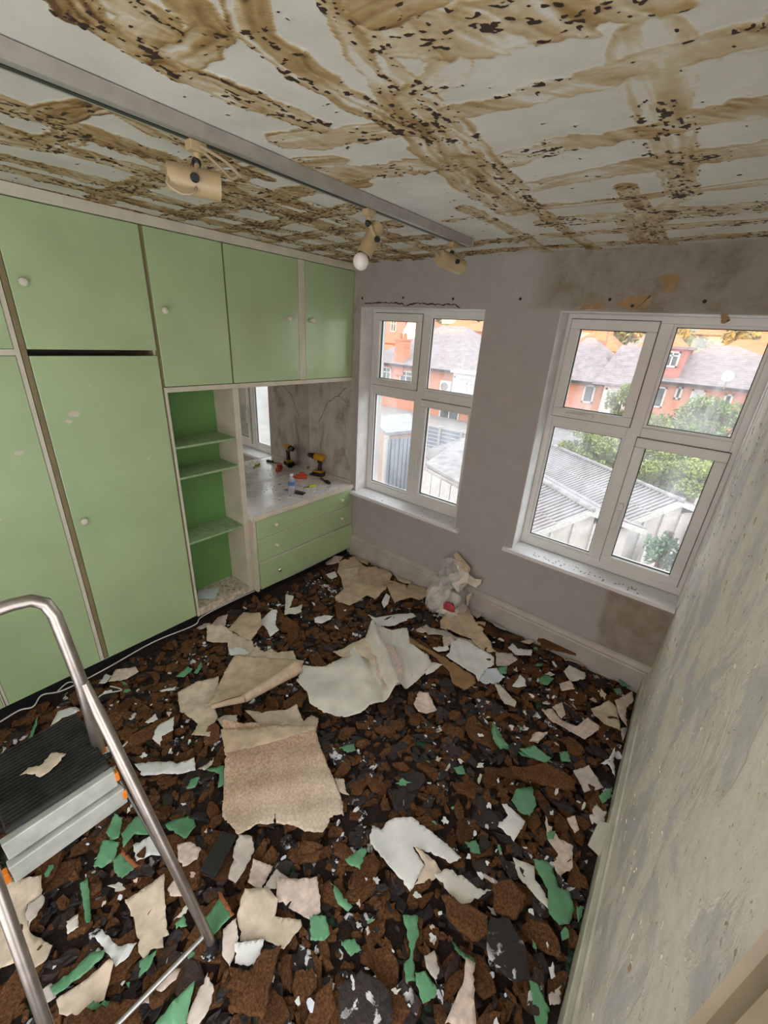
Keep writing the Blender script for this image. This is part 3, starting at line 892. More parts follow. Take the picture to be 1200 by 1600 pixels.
# chest of drawers, worktop, mirror
XF = 0.048
WTZ = 0.690
r = empty('drawer_chest', (0, -0.51, 0.07))
tag(r, 'low green chest of three wide drawers under the worktop', 'drawers')
m = MB()
m.box(CB, XF-0.002, -1.0155, -0.998, 0.071, WTZ-0.037); m.box(CB, XF-0.022, -0.020, -0.004, 0.071, WTZ-0.035)
m.box(CB, XF-0.022, -0.998, -0.020, 0.071, 0.085); m.box(CB, XF-0.022, -0.998, -0.02, WTZ-0.05, WTZ-0.035); m.box(CB, CB+0.01, -0.998, -0.02, 0.085, WTZ-0.05)
m.box(XF-0.045, XF-0.004, -0.998, -0.993, 0.09, WTZ-0.037)
rel(r, m).build('body', MAT['cream'], r)
for i, (z0, z1, px) in enumerate(((0.500, 0.652, 0.0), (0.318, 0.492, 0.0), (0.088, 0.308, 0.012))):
    d = rel(r, MB().box(XF-0.020+px, XF+px, -0.990, -0.008 + (0.0 if i < 2 else 0.003), z0, z1)).build('drawer', MAT['green'], r, bevel=0.0025)
    e = rel(r, MB().box(XF-0.021+px, XF-0.001+px, -0.991, -0.010, z1+0.0005, z1+0.0045)).build('drawer_edge', MAT['cream'], r); e.parent = d
    zc = (z0+z1)/2 + 0.005
    k = knob(r, XF+px, -0.835+0.51, zc-0.07, 'chrome' if i == 2 else 'knob', 0.015); k.parent = d
    if i < 2:
        k = knob(r, XF+px, -0.150+0.51, zc-0.07, 'knob', 0.015); k.parent = d
r = empty('worktop', (0, -0.51, WTZ-0.034))
tag(r, 'dusty white worktop with cream edge over the green drawers', 'worktop')
rel(r, MB().box(CB+0.001, XF-0.001, -1.0155, -0.003, WTZ-0.034, WTZ)).build('top_panel', MAT['worktop'], r, bevel=0.002)
rel(r, MB().box(XF, XF+0.010, -1.0155, -0.003, WTZ-0.036, WTZ+0.002)).build('edge_strip', MAT['cream'], r, bevel=0.002)
rel(r, MB().box(CB+0.02, XF-0.02, -0.018, -0.003, WTZ, WTZ+0.022)).build('upstand', MAT['cream'], r, bevel=0.003)
crumb_run(110, CB+0.05, 0.02, 'worktop_crumbs', 'scattered dark crumbs on the white worktop', WTZ+0.0005, 12, -0.95, -0.05)
mo = MB().box(CB-0.008, CB+0.004, -1.010, -0.004, WTZ+0.001, 1.558).build('mirror', MAT['mirror'])
tag(mo, 'large wall mirror behind the worktop reflecting the window', 'mirror')

def smooth_path(pts, n=8):
    P = [Vector(p) for p in pts]; out = []
    for i in range(len(P)-1):
        p0 = P[max(i-1, 0)]; p1 = P[i]; p2 = P[i+1]; p3 = P[min(i+2, len(P)-1)]
        for k in range(n):
            t = k/n
            out.append(0.5*((2*p1) + (p2-p0)*t + (2*p0-5*p1+4*p2-p3)*t*t + (3*p1-p0-3*p2+p3)*t**3))
    out.append(P[-1]); return out

# ================================================================== CEILING TRACK AND SPOTLIGHTS
t0 = at(0, 60, 2, ZC-0.02); tE = at(755, 379, 2, ZC-0.02)
XT = 1.135; YT = tE.y
r = empty('ceiling_track', (XT, -1.4, ZC))
tag(r, 'long grey lighting track fixed across the stained ceiling', 'light track')
m = MB()
m.prism([(XT-0.022, ZC-0.002), (XT-0.022, ZC-0.033), (XT-0.010, ZC-0.033), (XT-0.010, ZC-0.020), (XT+0.004, ZC-0.020), (XT+0.004, ZC-0.033), (XT+0.028, ZC-0.033), (XT+0.034, ZC-0.002)], -2.75, YT, 1)
rel(r, m).build('rail', MAT['track'], r, bevel=0.001)
rel(r, MB().box(XT-0.010, XT+0.004, -2.75, YT-0.01, ZC-0.0345, ZC-0.021)).build('slot', MAT['black'], r)
rel(r, MB().box(XT-0.024, XT+0.036, YT, YT+0.004, ZC-0.035, ZC-0.002)).build('end_cap', MAT['track'], r)
def spot(label, y, pivot, axis, length=0.12, rad=0.030, bulb=False, wires=()):
    zt = ZC-0.034
    r = empty('spotlight', (XT-0.003, y, zt))
    tag(r, label, 'spotlight', 'cream spotlights on the ceiling track')
    o = Vector((XT-0.003, y, zt))
    pv = Vector(pivot) - o; ax = Vector(axis).normalized()
    m = MB(); m.box(-0.014, 0.014, -0.022, 0.022, -0.022, 0.0); m.lathe([(0.010, 0), (0.010, 0.012), (0.006, 0.018)], (0, 0, -0.022), (0, 0, -1), 12)
    m.build('track_adapter', MAT['spot'], r, bevel=0.002)
    side = ax.cross(Vector((0, 0, 1)))
    if side.length < 0.2: side = Vector((1, 0, 0))
    side.normalize()
    if side.x < 0: side = -side
    pp = pv + side*(rad+0.004)
    m = MB(); m.tube([(0, 0, -0.036), tuple(Vector((0, 0, -0.045))*0.6 + pp*0.2 + Vector((0, 0, -0.005))), tuple(pp)], 0.0065, 8)
    autosmooth(m.build('arm', MAT['spot'], r))
    a0 = pv - ax*length*0.5
    m = MB()
    m.lathe([(rad*0.25, 0), (rad*0.92, 0.002), (rad, 0.010), (rad, length), (rad*0.90, length), (rad*0.90, length-0.03), (0.004, length-0.031)], a0, ax, 22)
    sh = autosmooth(m.build('shade', MAT['spot'], r))
    m = MB(); m.lathe([(rad*0.885, 0), (rad*0.885, 0.002), (0.002, 0.003)], a0 + ax*(length-0.028), ax, 20)
    q = m.build('shade_inside', MAT['spot_inner'], r); q.parent = sh
    m = MB(); m.lathe([(0.010, 0), (0.011, 0.006), (0.009, 0.012)], pp, side, 14)
    m.build('pivot_knob', MAT['black'], r)
    m = MB(); m.lathe([(0.011, 0), (0.011, 0.010), (0.006, 0.014)], (0.0, 0.0, -0.042), (0.3, -1, -0.2), 10)
    m.build('clamp_screw', MAT['black'], r)
    if bulb:
        m = MB(); R = 0.030; pr = [(0.013, -0.03)] + [(R*math.sin(t), -R*math.cos(t)*1.0+0.012) for t in [i*PI/10 for i in range(2, 11)]]
        m.lathe(pr, a0 + ax*(length+0.012), ax, 20)
        autosmooth(m.build('bulb', MAT['bulb'], r), 60)
    for wpts in wires:
        m = MB(); m.tube([tuple(q_) for q_ in smooth_path([Vector(p)-o for p in wpts], 5)], 0.0034, 6)
        autosmooth(m.build('wire', MAT['wire'], r))
    return r
spot('cream spotlight with dangling wires, nearest on the track', -1.80, (XT-0.005, -1.815, 2.232), (0.45, 1.0, -0.03), 0.125, 0.031,
     wires=([(1.13,-1.80,2.30),(1.12,-1.81,2.275),(1.13,-1.83,2.25),(1.125,-1.835,2.235)],
            [(1.14,-1.79,2.30),(1.16,-1.76,2.275),(1.17,-1.735,2.255),(1.175,-1.72,2.26),(1.17,-1.715,2.275),(1.165,-1.73,2.285)],
            [(1.15,-1.80,2.305),(1.175,-1.75,2.285),(1.19,-1.72,2.262),(1.185,-1.695,2.262)],
            [(1.13,-1.80,2.28),(1.14,-1.815,2.24),(1.16,-1.83,2.205),(1.15,-1.86,2.195),(1.135,-1.885,2.21),(1.13,-1.88,2.225)]))
spot('cream spotlight pointing down with a pearl bulb, middle of the track', -1.145, (XT-0.008, -1.125, 2.225), (-0.10, -0.58, -1.0), 0.125, 0.028, bulb=True,
     wires=([(1.135,-1.09,2.275),(1.14,-1.065,2.285),(1.14,-1.05,2.275),(1.14,-1.055,2.255),(1.135,-1.075,2.25)],))
spot('cream spotlight aimed at the windows, at the far end of the track', -0.545, (XT-0.008, -0.545, 2.236), (0.15, 1.0, -0.10), 0.165, 0.034,
     wires=([(1.13,-0.55,2.30),(1.12,-0.60,2.28),(1.115,-0.66,2.262),(1.12,-0.65,2.25),(1.125,-0.62,2.245)],))

# ================================================================== STEPLADDER
def ladder():
    B = at(175, 1190, 2, 0.74); A = at(115, 1115, 2, 0.74); Cc = at(9, 1305, 2, 0.74)
    xf, xb = B.x, A.x; yr, yl = (A.y+B.y)/2, Cc.y
    r = empty('stepladder', (1.3, -2.45, 0.0))
    tag(r, 'aluminium stepladder with black ribbed platform and tubular handrail', 'stepladder')
    def add(m, nm, mat, smooth=False, bevel=0.0, par=None):
        o = rel(r, m).build(nm, MAT[mat], r, bevel=bevel)
        if smooth: autosmooth(o, 50)
        if par: o.parent = par
        return o
    FR, JR = Vector((1.570, -2.262, 0.012)), Vector((1.246, -2.331, 1.0))
    FL, JL = Vector((1.555, -2.655, 0.012)), Vector((1.246, -2.590, 1.0))
    for F, J in ((FR, JR), (FL, JL)):
        g = add(MB().tube([F, F.lerp(J, 0.5), F.lerp(J, 0.93), J + Vector((-0.004, 0, 0.015))], [0.0145, 0.0145, 0.0145, 0.010], 14), 'leg', 'steel', True)
        d = (F-J).normalized()
        add(MB().tube([F + d*0.0, F - d*0.05], 0.017, 14), 'rubber_foot', 'black', True, par=g)
    # handrail hoop
    pts = [Vector((1.175, yr+0.004, 0.70)), Vector((1.232, -2.336, 1.0)), Vector((1.205, -2.343, 1.225))]
    top = [Vector((1.196, -2.352, 1.258)), Vector((1.191, -2.375, 1.276)), Vector((1.190, -2.41, 1.281)), Vector((1.190, -2.52, 1.281)),
           Vector((1.191, -2.555, 1.276)), Vector((1.196, -2.578, 1.258))]
    end = [Vector((1.205, -2.587, 1.225)), Vector((1.232, -2.592, 1.0)), Vector((1.175, yl-0.004, 0.70))]
    add(MB().tube(pts+top+end, 0.0155, 14), 'handrail', 'steel', True)
    # platform
    p = add(MB().box(xb, xf, yl, yr, 0.722, 0.736), 'platform', 'rubber', bevel=0.003)
    n = 21
    for i in range(n):
        x = xb + 0.006 + (xf-xb-0.012)*i/(n-1)
        add(MB().box(x-0.0032, x+0.0032, yl+0.004, yr-0.004, 0.7355, 0.7395), 'rib', 'rubber', par=p)
    add(MB().box(xf-0.004, xf+0.018, yl-0.014, yr+0.004, 0.658, 0.720), 'front_rail', 'alu_dull', bevel=0.003)
    add(MB().box(xf+0.006, xf+0.032, yl-0.020, yr+0.012, 0.588, 0.651), 'front_rail', 'alu_dull', bevel=0.003)
    for yy in (yr+0.0045, yl-0.034):
        add(MB().box(xf-0.002, xf+0.019, yy-0.004, yy+0.008, 0.676, 0.708), 'end_cap', 'orange', bevel=0.003)
        add(MB().box(xf+0.012, xf+0.034, yy-0.002, yy+0.012, 0.606, 0.640), 'end_cap', 'orange', bevel=0.003)
        add(MB().box(1.163, 1.190, yy-0.002, yy+0.014, 0.690, 0.712), 'end_cap', 'orange', bevel=0.003)
    # rear legs and braces
    for ys, yb in ((yr-0.02, -2.33), (yl+0.02, -2.60)):
        add(MB().tube([(xb+0.03, ys, 0.715), (0.86, yb, 0.012)], 0.0115, 12), 'rear_leg', 'steel', True)
    add(MB().box(xb+0.005, xf-0.004, yr-0.03, yr-0.015, 0.690, 0.721), 'side_bearer', 'alu_dull')
    add(MB().box(xb+0.005, xf-0.004, yl+0.015, yl+0.03, 0.690, 0.721), 'side_bearer', 'alu_dull')
    add(MB().tube([(xf+0.01, yr+0.012, 0.665), FR.lerp(JR, 0.20) + Vector((-0.012, -0.004, 0))], 0.0045, 8), 'brace', 'darksteel', True)
    a, b = FR.lerp(JR, 0.085), FL.lerp(JL, 0.085)
    add(MB().tube([a, b], 0.007, 10), 'cross_bar', 'alu', True)
    return 0.7397
LADZ = ladder()

# ================================================================== RUBBLE ON THE FLOOR
GX0, GX1, GY0, GY1, GR = 0.0, 2.56, -2.95, 0.0, 0.01
NX, NY = int((GX1-GX0)/GR)+1, int((GY1-GY0)/GR)+1
H = np.full((NX, NY), 0.004)
gx = GX0 + np.arange(NX)*GR; gy = GY0 + np.arange(NY)*GR
def hwin(x, y, r):
    i0 = max(0, int((x-r-GX0)/GR)); i1 = min(NX, int((x+r-GX0)/GR)+2)
    j0 = max(0, int((y-r-GY0)/GR)); j1 = min(NY, int((y+r-GY0)/GR)+2)
    return i0, i1, j0, j1
def blur(A, n):
    k = np.ones(2*n+1)/(2*n+1)
    P = np.pad(A, n, mode='edge')
    P = np.apply_along_axis(lambda m: np.convolve(m, k, mode='valid'), 0, P)
    return np.apply_along_axis(lambda m: np.convolve(m, k, mode='valid'), 1, P)
def maxf(A, n):
    P = np.pad(A, n, mode='edge'); out = A.copy()
    for i in range(2*n+1):
        for j in range(2*n+1): out = np.maximum(out, P[i:i+A.shape[0], j:j+A.shape[1]])
    return out
def hsample(A, x, y):
    u = np.clip((np.asarray(x)-GX0)/GR, 0, NX-1.001); v = np.clip((np.asarray(y)-GY0)/GR, 0, NY-1.001)
    i = u.astype(int); j = v.astype(int); fu = u-i; fv = v-j
    return (A[i, j]*(1-fu)+A[i+1, j]*fu)*(1-fv) + (A[i, j+1]*(1-fu)+A[i+1, j+1]*fu)*fv

def chunk_mesh(name, seed, size, th, el, mat, n=None):
    r = random.Random(seed)
    n = n or r.randint(10, 13)
    sq = r.uniform(0.35, 1.0); ph = r.uniform(0, PI)
    ring = []
    for k in range(n):
        t = 2*PI*(k + r.uniform(-0.38, 0.38))/n
        rr = (abs(math.cos(t+ph))**4 + abs(math.sin(t+ph))**4)**(-0.25)
        rr = 1 + (rr-1)*sq
        rr *= r.uniform(0.62, 1.08)
        ring.append((size*rr*math.cos(t)*el, size*rr*math.sin(t)/math.sqrt(el)))
    vs = []; fs = []
    for (a, b) in ring: vs.append((a*0.97, b*0.97, 0.0))
    for (a, b) in ring: vs.append((a + r.uniform(-.06, .06)*size, b + r.uniform(-.06, .06)*size, th*r.uniform(0.70, 1.0)))
    for (a, b) in ring: vs.append((a*0.80 + r.uniform(-.05, .05)*size, b*0.80 + r.uniform(-.05, .05)*size, th*r.uniform(0.85, 1.18)))
    vs.append((0, 0, th*r.uniform(0.85, 1.15)))
    for k in range(n):
        k1 = (k+1) % n
        fs += [(k, k1, n+k1, n+k), (n+k, n+k1, 2*n+k1, 2*n+k), (2*n+k, 2*n+k1, 3*n)]
    fs.append(tuple(reversed(range(n))))
    return vs, fs

def settle(x, y, rad, th, pct=62):
    i0, i1, j0, j1 = hwin(x, y, rad*0.8)
    W = H[i0:i1, j0:j1]
    if W.size == 0: return 0.005
    z = float(np.percentile(W, pct))
    ax, ay = gx[i0:i1], gy[j0:j1]
    k = ((ax[:, None]-x)**2 + (ay[None, :]-y)**2) < (rad*0.72)**2
    W[k] = np.maximum(W[k], z + th*1.05 + rad*0.06)
    return z
def visible_ok(x, y):
    return 0.03 < x < XW(y)-0.035 and -2.88 < y < -0.035 and not (x < 0.10 and y > -1.02)

# the small stuff: thousands of crumbs, one object for each of the two kinds
def rubble_stuff(name, label, mat, count, seed, smin, smax, thmin, thmax):
    r = random.Random(seed); m = MB()
    protos = [chunk_mesh('p', seed*100+i, 1.0, 1.0, random.Random(i).uniform(1.0, 1.9), None, n=random.Random(i+3).randint(5, 7)) for i in range(24)]
    for i in range(count):
        x = r.uniform(0.04, XR+0.05); y = r.uniform(-2.85, -0.04)
        if not visible_ok(x, y): continue
        s = smin + (smax-smin)*r.random()**2.0; th = r.uniform(thmin, thmax)
        z = settle(x, y, s, th, 40)
        vs, fs = protos[r.randrange(24)]
        a = r.uniform(0, 2*PI); ca, sa = math.cos(a), math.sin(a)
        tx, ty = r.gauss(0, 0.16), r.gauss(0, 0.16)
        m.add([(x + s*(p*ca-q*sa), y + s*(p*sa+q*ca), z + h*th + s*(p*tx+q*ty)) for p, q, h in vs], fs)
    o = m.build(name, MAT[mat])
    return tag(o, label, 'rubble', kind='stuff')
rubble_stuff('cork_crumbs', 'layer of small brown cork crumbs covering the floor', 'cork', 3600, 21, 0.010, 0.040, 0.007, 0.018)
rubble_stuff('bitumen_crumbs', 'layer of small black bitumen crumbs covering the floor', 'bitumen', 2600, 22, 0.010, 0.036, 0.005, 0.012)

def chunk_set(name, label, group, mat, count, seed, sizes, ths, protoN=26):
    r = random.Random(seed)
    protos = []
    for i in range(protoN):
        s = sizes[0] + (sizes[1]-sizes[0])*(i/(protoN-1))**1.5
        th = r.uniform(*ths); el = r.uniform(1.0, 1.8)
        vs, fs = chunk_mesh('p', seed*50+i, s, th, el, None)
        m = MB(); m.add(vs, fs); me = m.mesh(name); me.materials.append(MAT[mat])
        protos.append((me, s*el*0.85, th))
    order = []
    for i in range(count):
        for _ in range(30):
            x = r.uniform(0.06, XR+0.03); y = r.uniform(-2.75, -0.07)
            if visible_ok(x+0.03, y): break
        k = int(protoN*r.random()**1.25)
        # larger slabs lie nearer the door side of the floor
        near = (x/XR*0.5 + (-y)/2.8*0.7)
        if r.random() > near + 0.25: k = int(k*0.55)
        order.append((x, y, min(k, protoN-1)))
    order.sort(key=lambda q: q[2])
    for (x, y, k) in order:
        me, s, th = protos[k]
        z = settle(x, y, s, th, 55)
        o = bpy.data.objects.new(name, me); COL.objects.link(o)
        o.location = (x, y, z)
        o.rotation_euler = (r.gauss(0, 0.17), r.gauss(0, 0.17), r.uniform(0, 2*PI))
        tag(o, label, 'fragment', group)
chunk_set('bitumen_fragment', 'broken black bitumen tile fragment with white specks lying in the rubble', 'black bitumen tile fragments', 'bitumen', 300, 31, (0.024, 0.056), (0.008, 0.015))
chunk_set('cork_fragment', 'broken crumbly brown cork tile fragment lying in the rubble', 'brown cork tile fragments', 'cork', 300, 32, (0.026, 0.068), (0.012, 0.024))

# ---- thin torn scraps: an outline in metres, dense mesh, draped over the rubble, curled and thick as card
def sheet_mesh(name, poly, zfun, seed, res=0.016, jag=0.0022, th=0.0009):
    r = random.Random(seed)
    b = []
    n = len(poly)
    for i in range(n):
        a = Vector(poly[i]); c = Vector(poly[(i+1) % n]); L = (c-a).length
        k = max(1, int(L/(res*0.6)))
        nx_, ny_ = -(c-a).y/(L+1e-9), (c-a).x/(L+1e-9)
        for q in range(k):
            t = q/k; j = (r.gauss(0, jag*0.45) + (r.uniform(-2.6, 1.4)*jag if r.random() < 0.16 else 0)) if q else 0
            b.append(Vector((a.x+(c.x-a.x)*t + nx_*j, a.y+(c.y-a.y)*t + ny_*j)))
    xs = [p.x for p in b]; ys = [p.y for p in b]
    pts = list(b)
    x = min(xs)
    while x < max(xs):
        y = min(ys)
        while y < max(ys):
            pts.append(Vector((x + r.uniform(-.3, .3)*res, y + r.uniform(-.3, .3)*res))); y += res
        x += res
    nb = len(b)
    res_ = delaunay_2d_cdt(pts, [(i, (i+1) % nb) for i in range(nb)], [], 1, 1e-5)
    v2, faces = res_[0], res_[2]
    used = sorted({i for f in faces for i in f}); mp = {o: i for i, o in enumerate(used)}
    X = np.array([v2[i].x for i in used]); Y = np.array([v2[i].y for i in used])
    Z = zfun(X, Y)
    me = bpy.data.meshes.new(name)
    me.from_pydata([(float(a), float(c), float(d)) for a, c, d in zip(X, Y, Z)], [], [tuple(mp[i] for i in f) for f in faces])
    bm = bmesh.new(); bm.from_mesh(me)
    bmesh.ops.recalc_face_normals(bm, faces=bm.faces)
    if sum(f.normal.z for f in bm.faces) < 0: bmesh.ops.reverse_faces(bm, faces=bm.faces)
    bm.to_mesh(me); bm.free()
    me.polygons.foreach_set('use_smooth', [True]*len(me.polygons))
    return me, X, Y, Z
T = {'A': (240, 840, 3.0), 'B': (600, 840, 2.727), 'C': (140, 1100, 2.857), 'D': (520, 1100, 2.4), 'E': (0, 1300, 2.4),
     'F': (440, 1350, 2.4), 'G': (0, 880, 2.222), 'K': (640, 840, 6.67), 'P': (0, 0, 1.0)}
def place(tr, pts, z=0.055):
    ox, oy, s = T[tr]
    out = []
    for u, v in pts:
        q = fz(ox+u/s, oy+v/s, z)
        out.append((min(max(q.x, 0.02), XW(q.y)-0.03), min(q.y, -0.026)))
    return out
SEED = [100]
PM = np.zeros((NX, NY), bool)
def scrap(name, label, cat, tr, pts, mat, curl=(), wob=0.003, sm=5, off=0.004, group=None, parent=None, z=0.055, th=0.0011, zadd=None, jag=0.0028):
    SEED[0] += 1
    r = random.Random(SEED[0])
    poly = place(tr, pts, z)
    cx = sum(p[0] for p in poly)/len(poly); cy = sum(p[1] for p in poly)/len(poly)
    ext = max(math.hypot(p[0]-cx, p[1]-cy) for p in poly)
    i0, i1, j0, j1 = hwin(cx, cy, ext + 0.12)
    Hs = H.copy(); Hs[i0:i1, j0:j1] = blur(blur(maxf(H[i0:i1, j0:j1], 3), sm-1), 2)
    Hm = H.copy(); Hm[i0:i1, j0:j1] = maxf(H[i0:i1, j0:j1], 1)
    ph = [r.uniform(0, 6.28) for _ in range(4)]; kk = [r.uniform(18, 45) for _ in range(2)]
    if not curl:
        curl = [(r.uniform(0, 360), r.uniform(0.2, 0.45)*ext*0.55)]
    def zf(X, Y):
        Z = hsample(Hs, X, Y) + off
        Z = np.maximum(Z, hsample(Hm, X, Y) + 0.002)
        Z = Z + wob*(np.sin(X*kk[0]+ph[0])*np.cos(Y*kk[1]+ph[1]) + 0.5*np.sin((X+Y)*kk[1]*1.7+ph[2]))
        for c in curl:
            d = math.radians(c[0]); st = c[2] if len(c) > 2 else 0.15
            t = ((X-cx)*math.cos(d) + (Y-cy)*math.sin(d))/ext
            Z = Z + c[1]*np.clip((t-st)/(1-st), 0, 1)**1.7
        if zadd: Z = Z + zadd(X, Y, cx, cy, ext)
        return np.maximum(Z, 0.008)
    me, X, Y, Z = sheet_mesh(name, poly, zf, SEED[0], jag=jag, res=0.016 if ext > 0.06 else 0.011)
    zb = float(np.min(Z))
    for v in me.vertices: v.co -= Vector((cx, cy, zb))
    o = link(name, me, MAT[mat])
    o.location = (cx, cy, zb)
    md = o.modifiers.new('thickness', 'SOLIDIFY'); md.thickness = th; md.offset = 1
    if parent is None: tag(o, label, cat, group)
    else:
        o.parent = parent; o.location = Vector((cx, cy, zb)) - parent.location
        if label: o['label'] = label
    ii = np.clip(((X-GX0)/GR).astype(int), 0, NX-1); jj = np.clip(((Y-GY0)/GR).astype(int), 0, NY-1)
    PM[ii, jj] = True
    np.maximum.at(H, (ii, jj), Z if ext < 0.12 else np.minimum(Z, H[ii, jj] + 0.02))
    return o
WS, GF = 'wallpaper_scrap', 'green_paint_flake'
def paper(label, *a, **k): return scrap(WS, label, 'paper', *a, **k)
def gflake(label, *a, **k): return scrap(GF, label, 'paint flake', *a, **k)

# ---- far end, by the window wall
paper('tan wallpaper sheet spread on the rubble in the far corner by the drawers', 'A', [(870,110),(940,80),(1000,130),(1110,130),(1120,165),(1090,240),(1040,280),(1000,260),(920,315),(855,290),(850,265),(890,230),(880,180),(860,150)], 'p_tan', curl=[(40,0.03)])
paper('tan wallpaper piece overlapping the right edge of the far corner sheet', 'A', [(1085,190),(1180,205),(1215,270),(1130,295),(1090,225)], 'p_tan')
paper('small tan wallpaper square lying on the far corner sheet', 'A', [(880,140),(965,130),(955,165),(920,180),(885,175)], 'p_beige', curl=[(90,0.012)])
paper('small white paper bit left of the far corner sheet', 'A', [(805,160),(850,150),(862,175),(835,185),(820,175)], 'p_white')
paper('small pinkish paper bit below the bottom drawer', 'A', [(795,95),(840,82),(890,90),(870,115),(810,118)], 'p_pink')
paper('tan paper curl leaning against the far skirting beside the drawers', 'P', [(550,846),(556,842),(566,862),(580,872),(574,882),(560,872)], 'p_tan', curl=[(90,0.07)])
paper('narrow tan torn strip left of the rubbish bag', 'P', [(640,905),(668,912),(672,925),(655,935),(632,928)], 'p_tan')
paper('beige torn scrap behind the tan strip by the far skirting', 'P', [(616,888),(640,885),(655,900),(640,910),(622,905)], 'p_beige')
paper('small white triangle of paper below the far corner sheet', 'A', [(1070,290),(1090,260),(1110,270),(1100,300),(1080,318)], 'p_white')
paper('long white torn strip behind the central off-white sheet', 'A', [(1005,355),(1040,368),(1120,350),(1215,345),(1235,360),(1130,405),(1050,402)], 'p_white', curl=[(170,0.03)])
paper('cream V-shaped torn paper on the dark rubble', 'A', [(618,250),(657,260),(637,318),(697,298),(692,335),(612,357)], 'p_offwhite', curl=[(80,0.02)])
paper('white paper bit right of the V-shaped scrap', 'A', [(752,365),(800,353),(842,366),(830,378),(790,388),(757,387)], 'p_white')
paper('white crumpled scrap on the pile beside the open shelves', 'A', [(490,390),(555,340),(580,345),(570,400),(588,430),(545,458),(520,410)], 'p_white', curl=[(120,0.03)])
paper('pinkish scrap at the foot of the wide wardrobe', 'A', [(245,422),(300,350),(347,350),(335,400),(300,424)], 'p_pink')
paper('small pale scrap against the black plinth', 'A', [(198,412),(238,388),(266,395),(258,420),(215,425)], 'p_grey')
paper('beige sheet at the top of the left paper pile', 'A', [(250,420),(330,412),(355,425),(462,470),(475,510),(440,552),(352,532),(345,478),(248,476)], 'p_beige', curl=[(150,0.03)])
paper('tan crumpled flap on top of the left paper pile', 'A', [(350,420),(420,338),(500,362),(512,420),(452,476),(400,450)], 'p_tan', curl=[(60,0.06,-0.2)])
paper('white corner of paper under the left paper pile', 'A', [(347,515),(400,500),(452,530),(420,550),(360,545)], 'p_white')
paper('scalloped beige scrap behind the tan textured sheet', 'A', [(445,555),(480,500),(520,522),(550,508),(580,522),(655,516),(672,568)], 'p_beige')
paper('beige wallpaper piece at the left of the tan textured sheet', 'A', [(110,715),(210,665),(305,640),(300,700),(275,765),(300,830),(262,935),(175,912),(205,855),(120,800)], 'p_beige', curl=[(200,0.02)])
paper('pale grey scrap showing below the tan textured sheet', 'A', [(295,845),(330,830),(392,828),(388,905),(330,900)], 'p_grey')
ws = paper('large tan textured wallpaper sheet with rolled front edge left of centre', 'A', [(380,552),(540,560),(705,572),(690,612),(560,680),(420,745),(240,808),(275,760),(300,690)], 'p_tan', curl=[(-60,0.035,0.0)], off=0.012)
def roll(parent, p0, p1, r0, r1, z, turn=250, start=-60, mat='p_tan', nm='rolled_edge'):
    A = fz(240+p0[0]/3, 840+p0[1]/3, z); B = fz(240+p1[0]/3, 840+p1[1]/3, z)
    d = (B-A); d.z = 0; L = d.length; d.normalize(); sd = Vector((d.y, -d.x, 0))
    rr = random.Random(4); V = []; F = []; na, nb = 22, 16
    for i in range(na):
        t = i/(na-1); c = A.lerp(B, t); R_ = r0+(r1-r0)*t
        for j in range(nb):
            an = math.radians(start + turn*j/(nb-1)); q = R_*(1-0.25*j/(nb-1))*(1+rr.uniform(-.04, .04))
            V.append(tuple(c + sd*(math.cos(an)*q) + Vector((0, 0, math.sin(an)*q + R_*0.9)) - parent.location))
    for i in range(na-1):
        for j in range(nb-1): F.append((i*nb+j, i*nb+j+1, (i+1)*nb+j+1, (i+1)*nb+j))
    m = MB(); m.add(V, F); o = m.build(nm, MAT[mat], parent); autosmooth(o, 80)
    md = o.modifiers.new('thickness', 'SOLIDIFY'); md.thickness = 0.001
    return o
roll(ws, (270,800), (430,765), 0.012, 0.022, 0.07)
roll(ws, (425,768), (680,625), 0.024, 0.046, 0.075)
paper('beige wavy scrap under the rolled front edge of the tan sheet', 'A', [(428,815),(520,812),(615,800),(670,775),(702,850),(740,815),(775,830),(760,890),(690,892),(520,892),(470,850)], 'p_beige', curl=[(270,0.02)])
# ---- the central off-white sheet and its folds
def fold(X, Y, cx, cy, ext):
    s = ((X-cx)*0.55 + (Y-cy)*0.83)
    return 0.10*np.exp(-((s-0.11)/0.045)**2) + 0.03*np.exp(-((s+0.05)/0.05)**2)
ws = paper('largest off-white wallpaper sheet with a raised fold in the centre of the floor', 'P', [(463,1067),(474,1040),(503,1042),(530,1030),(566,1004),(580,985),(595,976),(612,985),(636,980),(641,1005),(668,1022),(676,1038),(650,1062),(622,1085),(580,1107),(540,1121),(507,1115),(484,1102),(480,1085)], 'p_offwhite', curl=[(-90,0.03,0.1)], zadd=fold, off=0.014, wob=0.004)
scrap('folded_flap', 'beige underside folded over', None, 'P', [(593,1010),(606,1011),(618,1018),(629,1052),(627,1074),(598,1088),(594,1065),(587,1057)], 'p_pink', parent=ws, curl=[(0,0.02)], off=0.03)
scrap('folded_flap', 'tan underside of the fold', None, 'P', [(520,1018),(560,1003),(592,980),(596,1002),(585,1045),(560,1024),(535,1030)], 'p_beige', parent=ws, curl=[(90,0.02)], off=0.02)
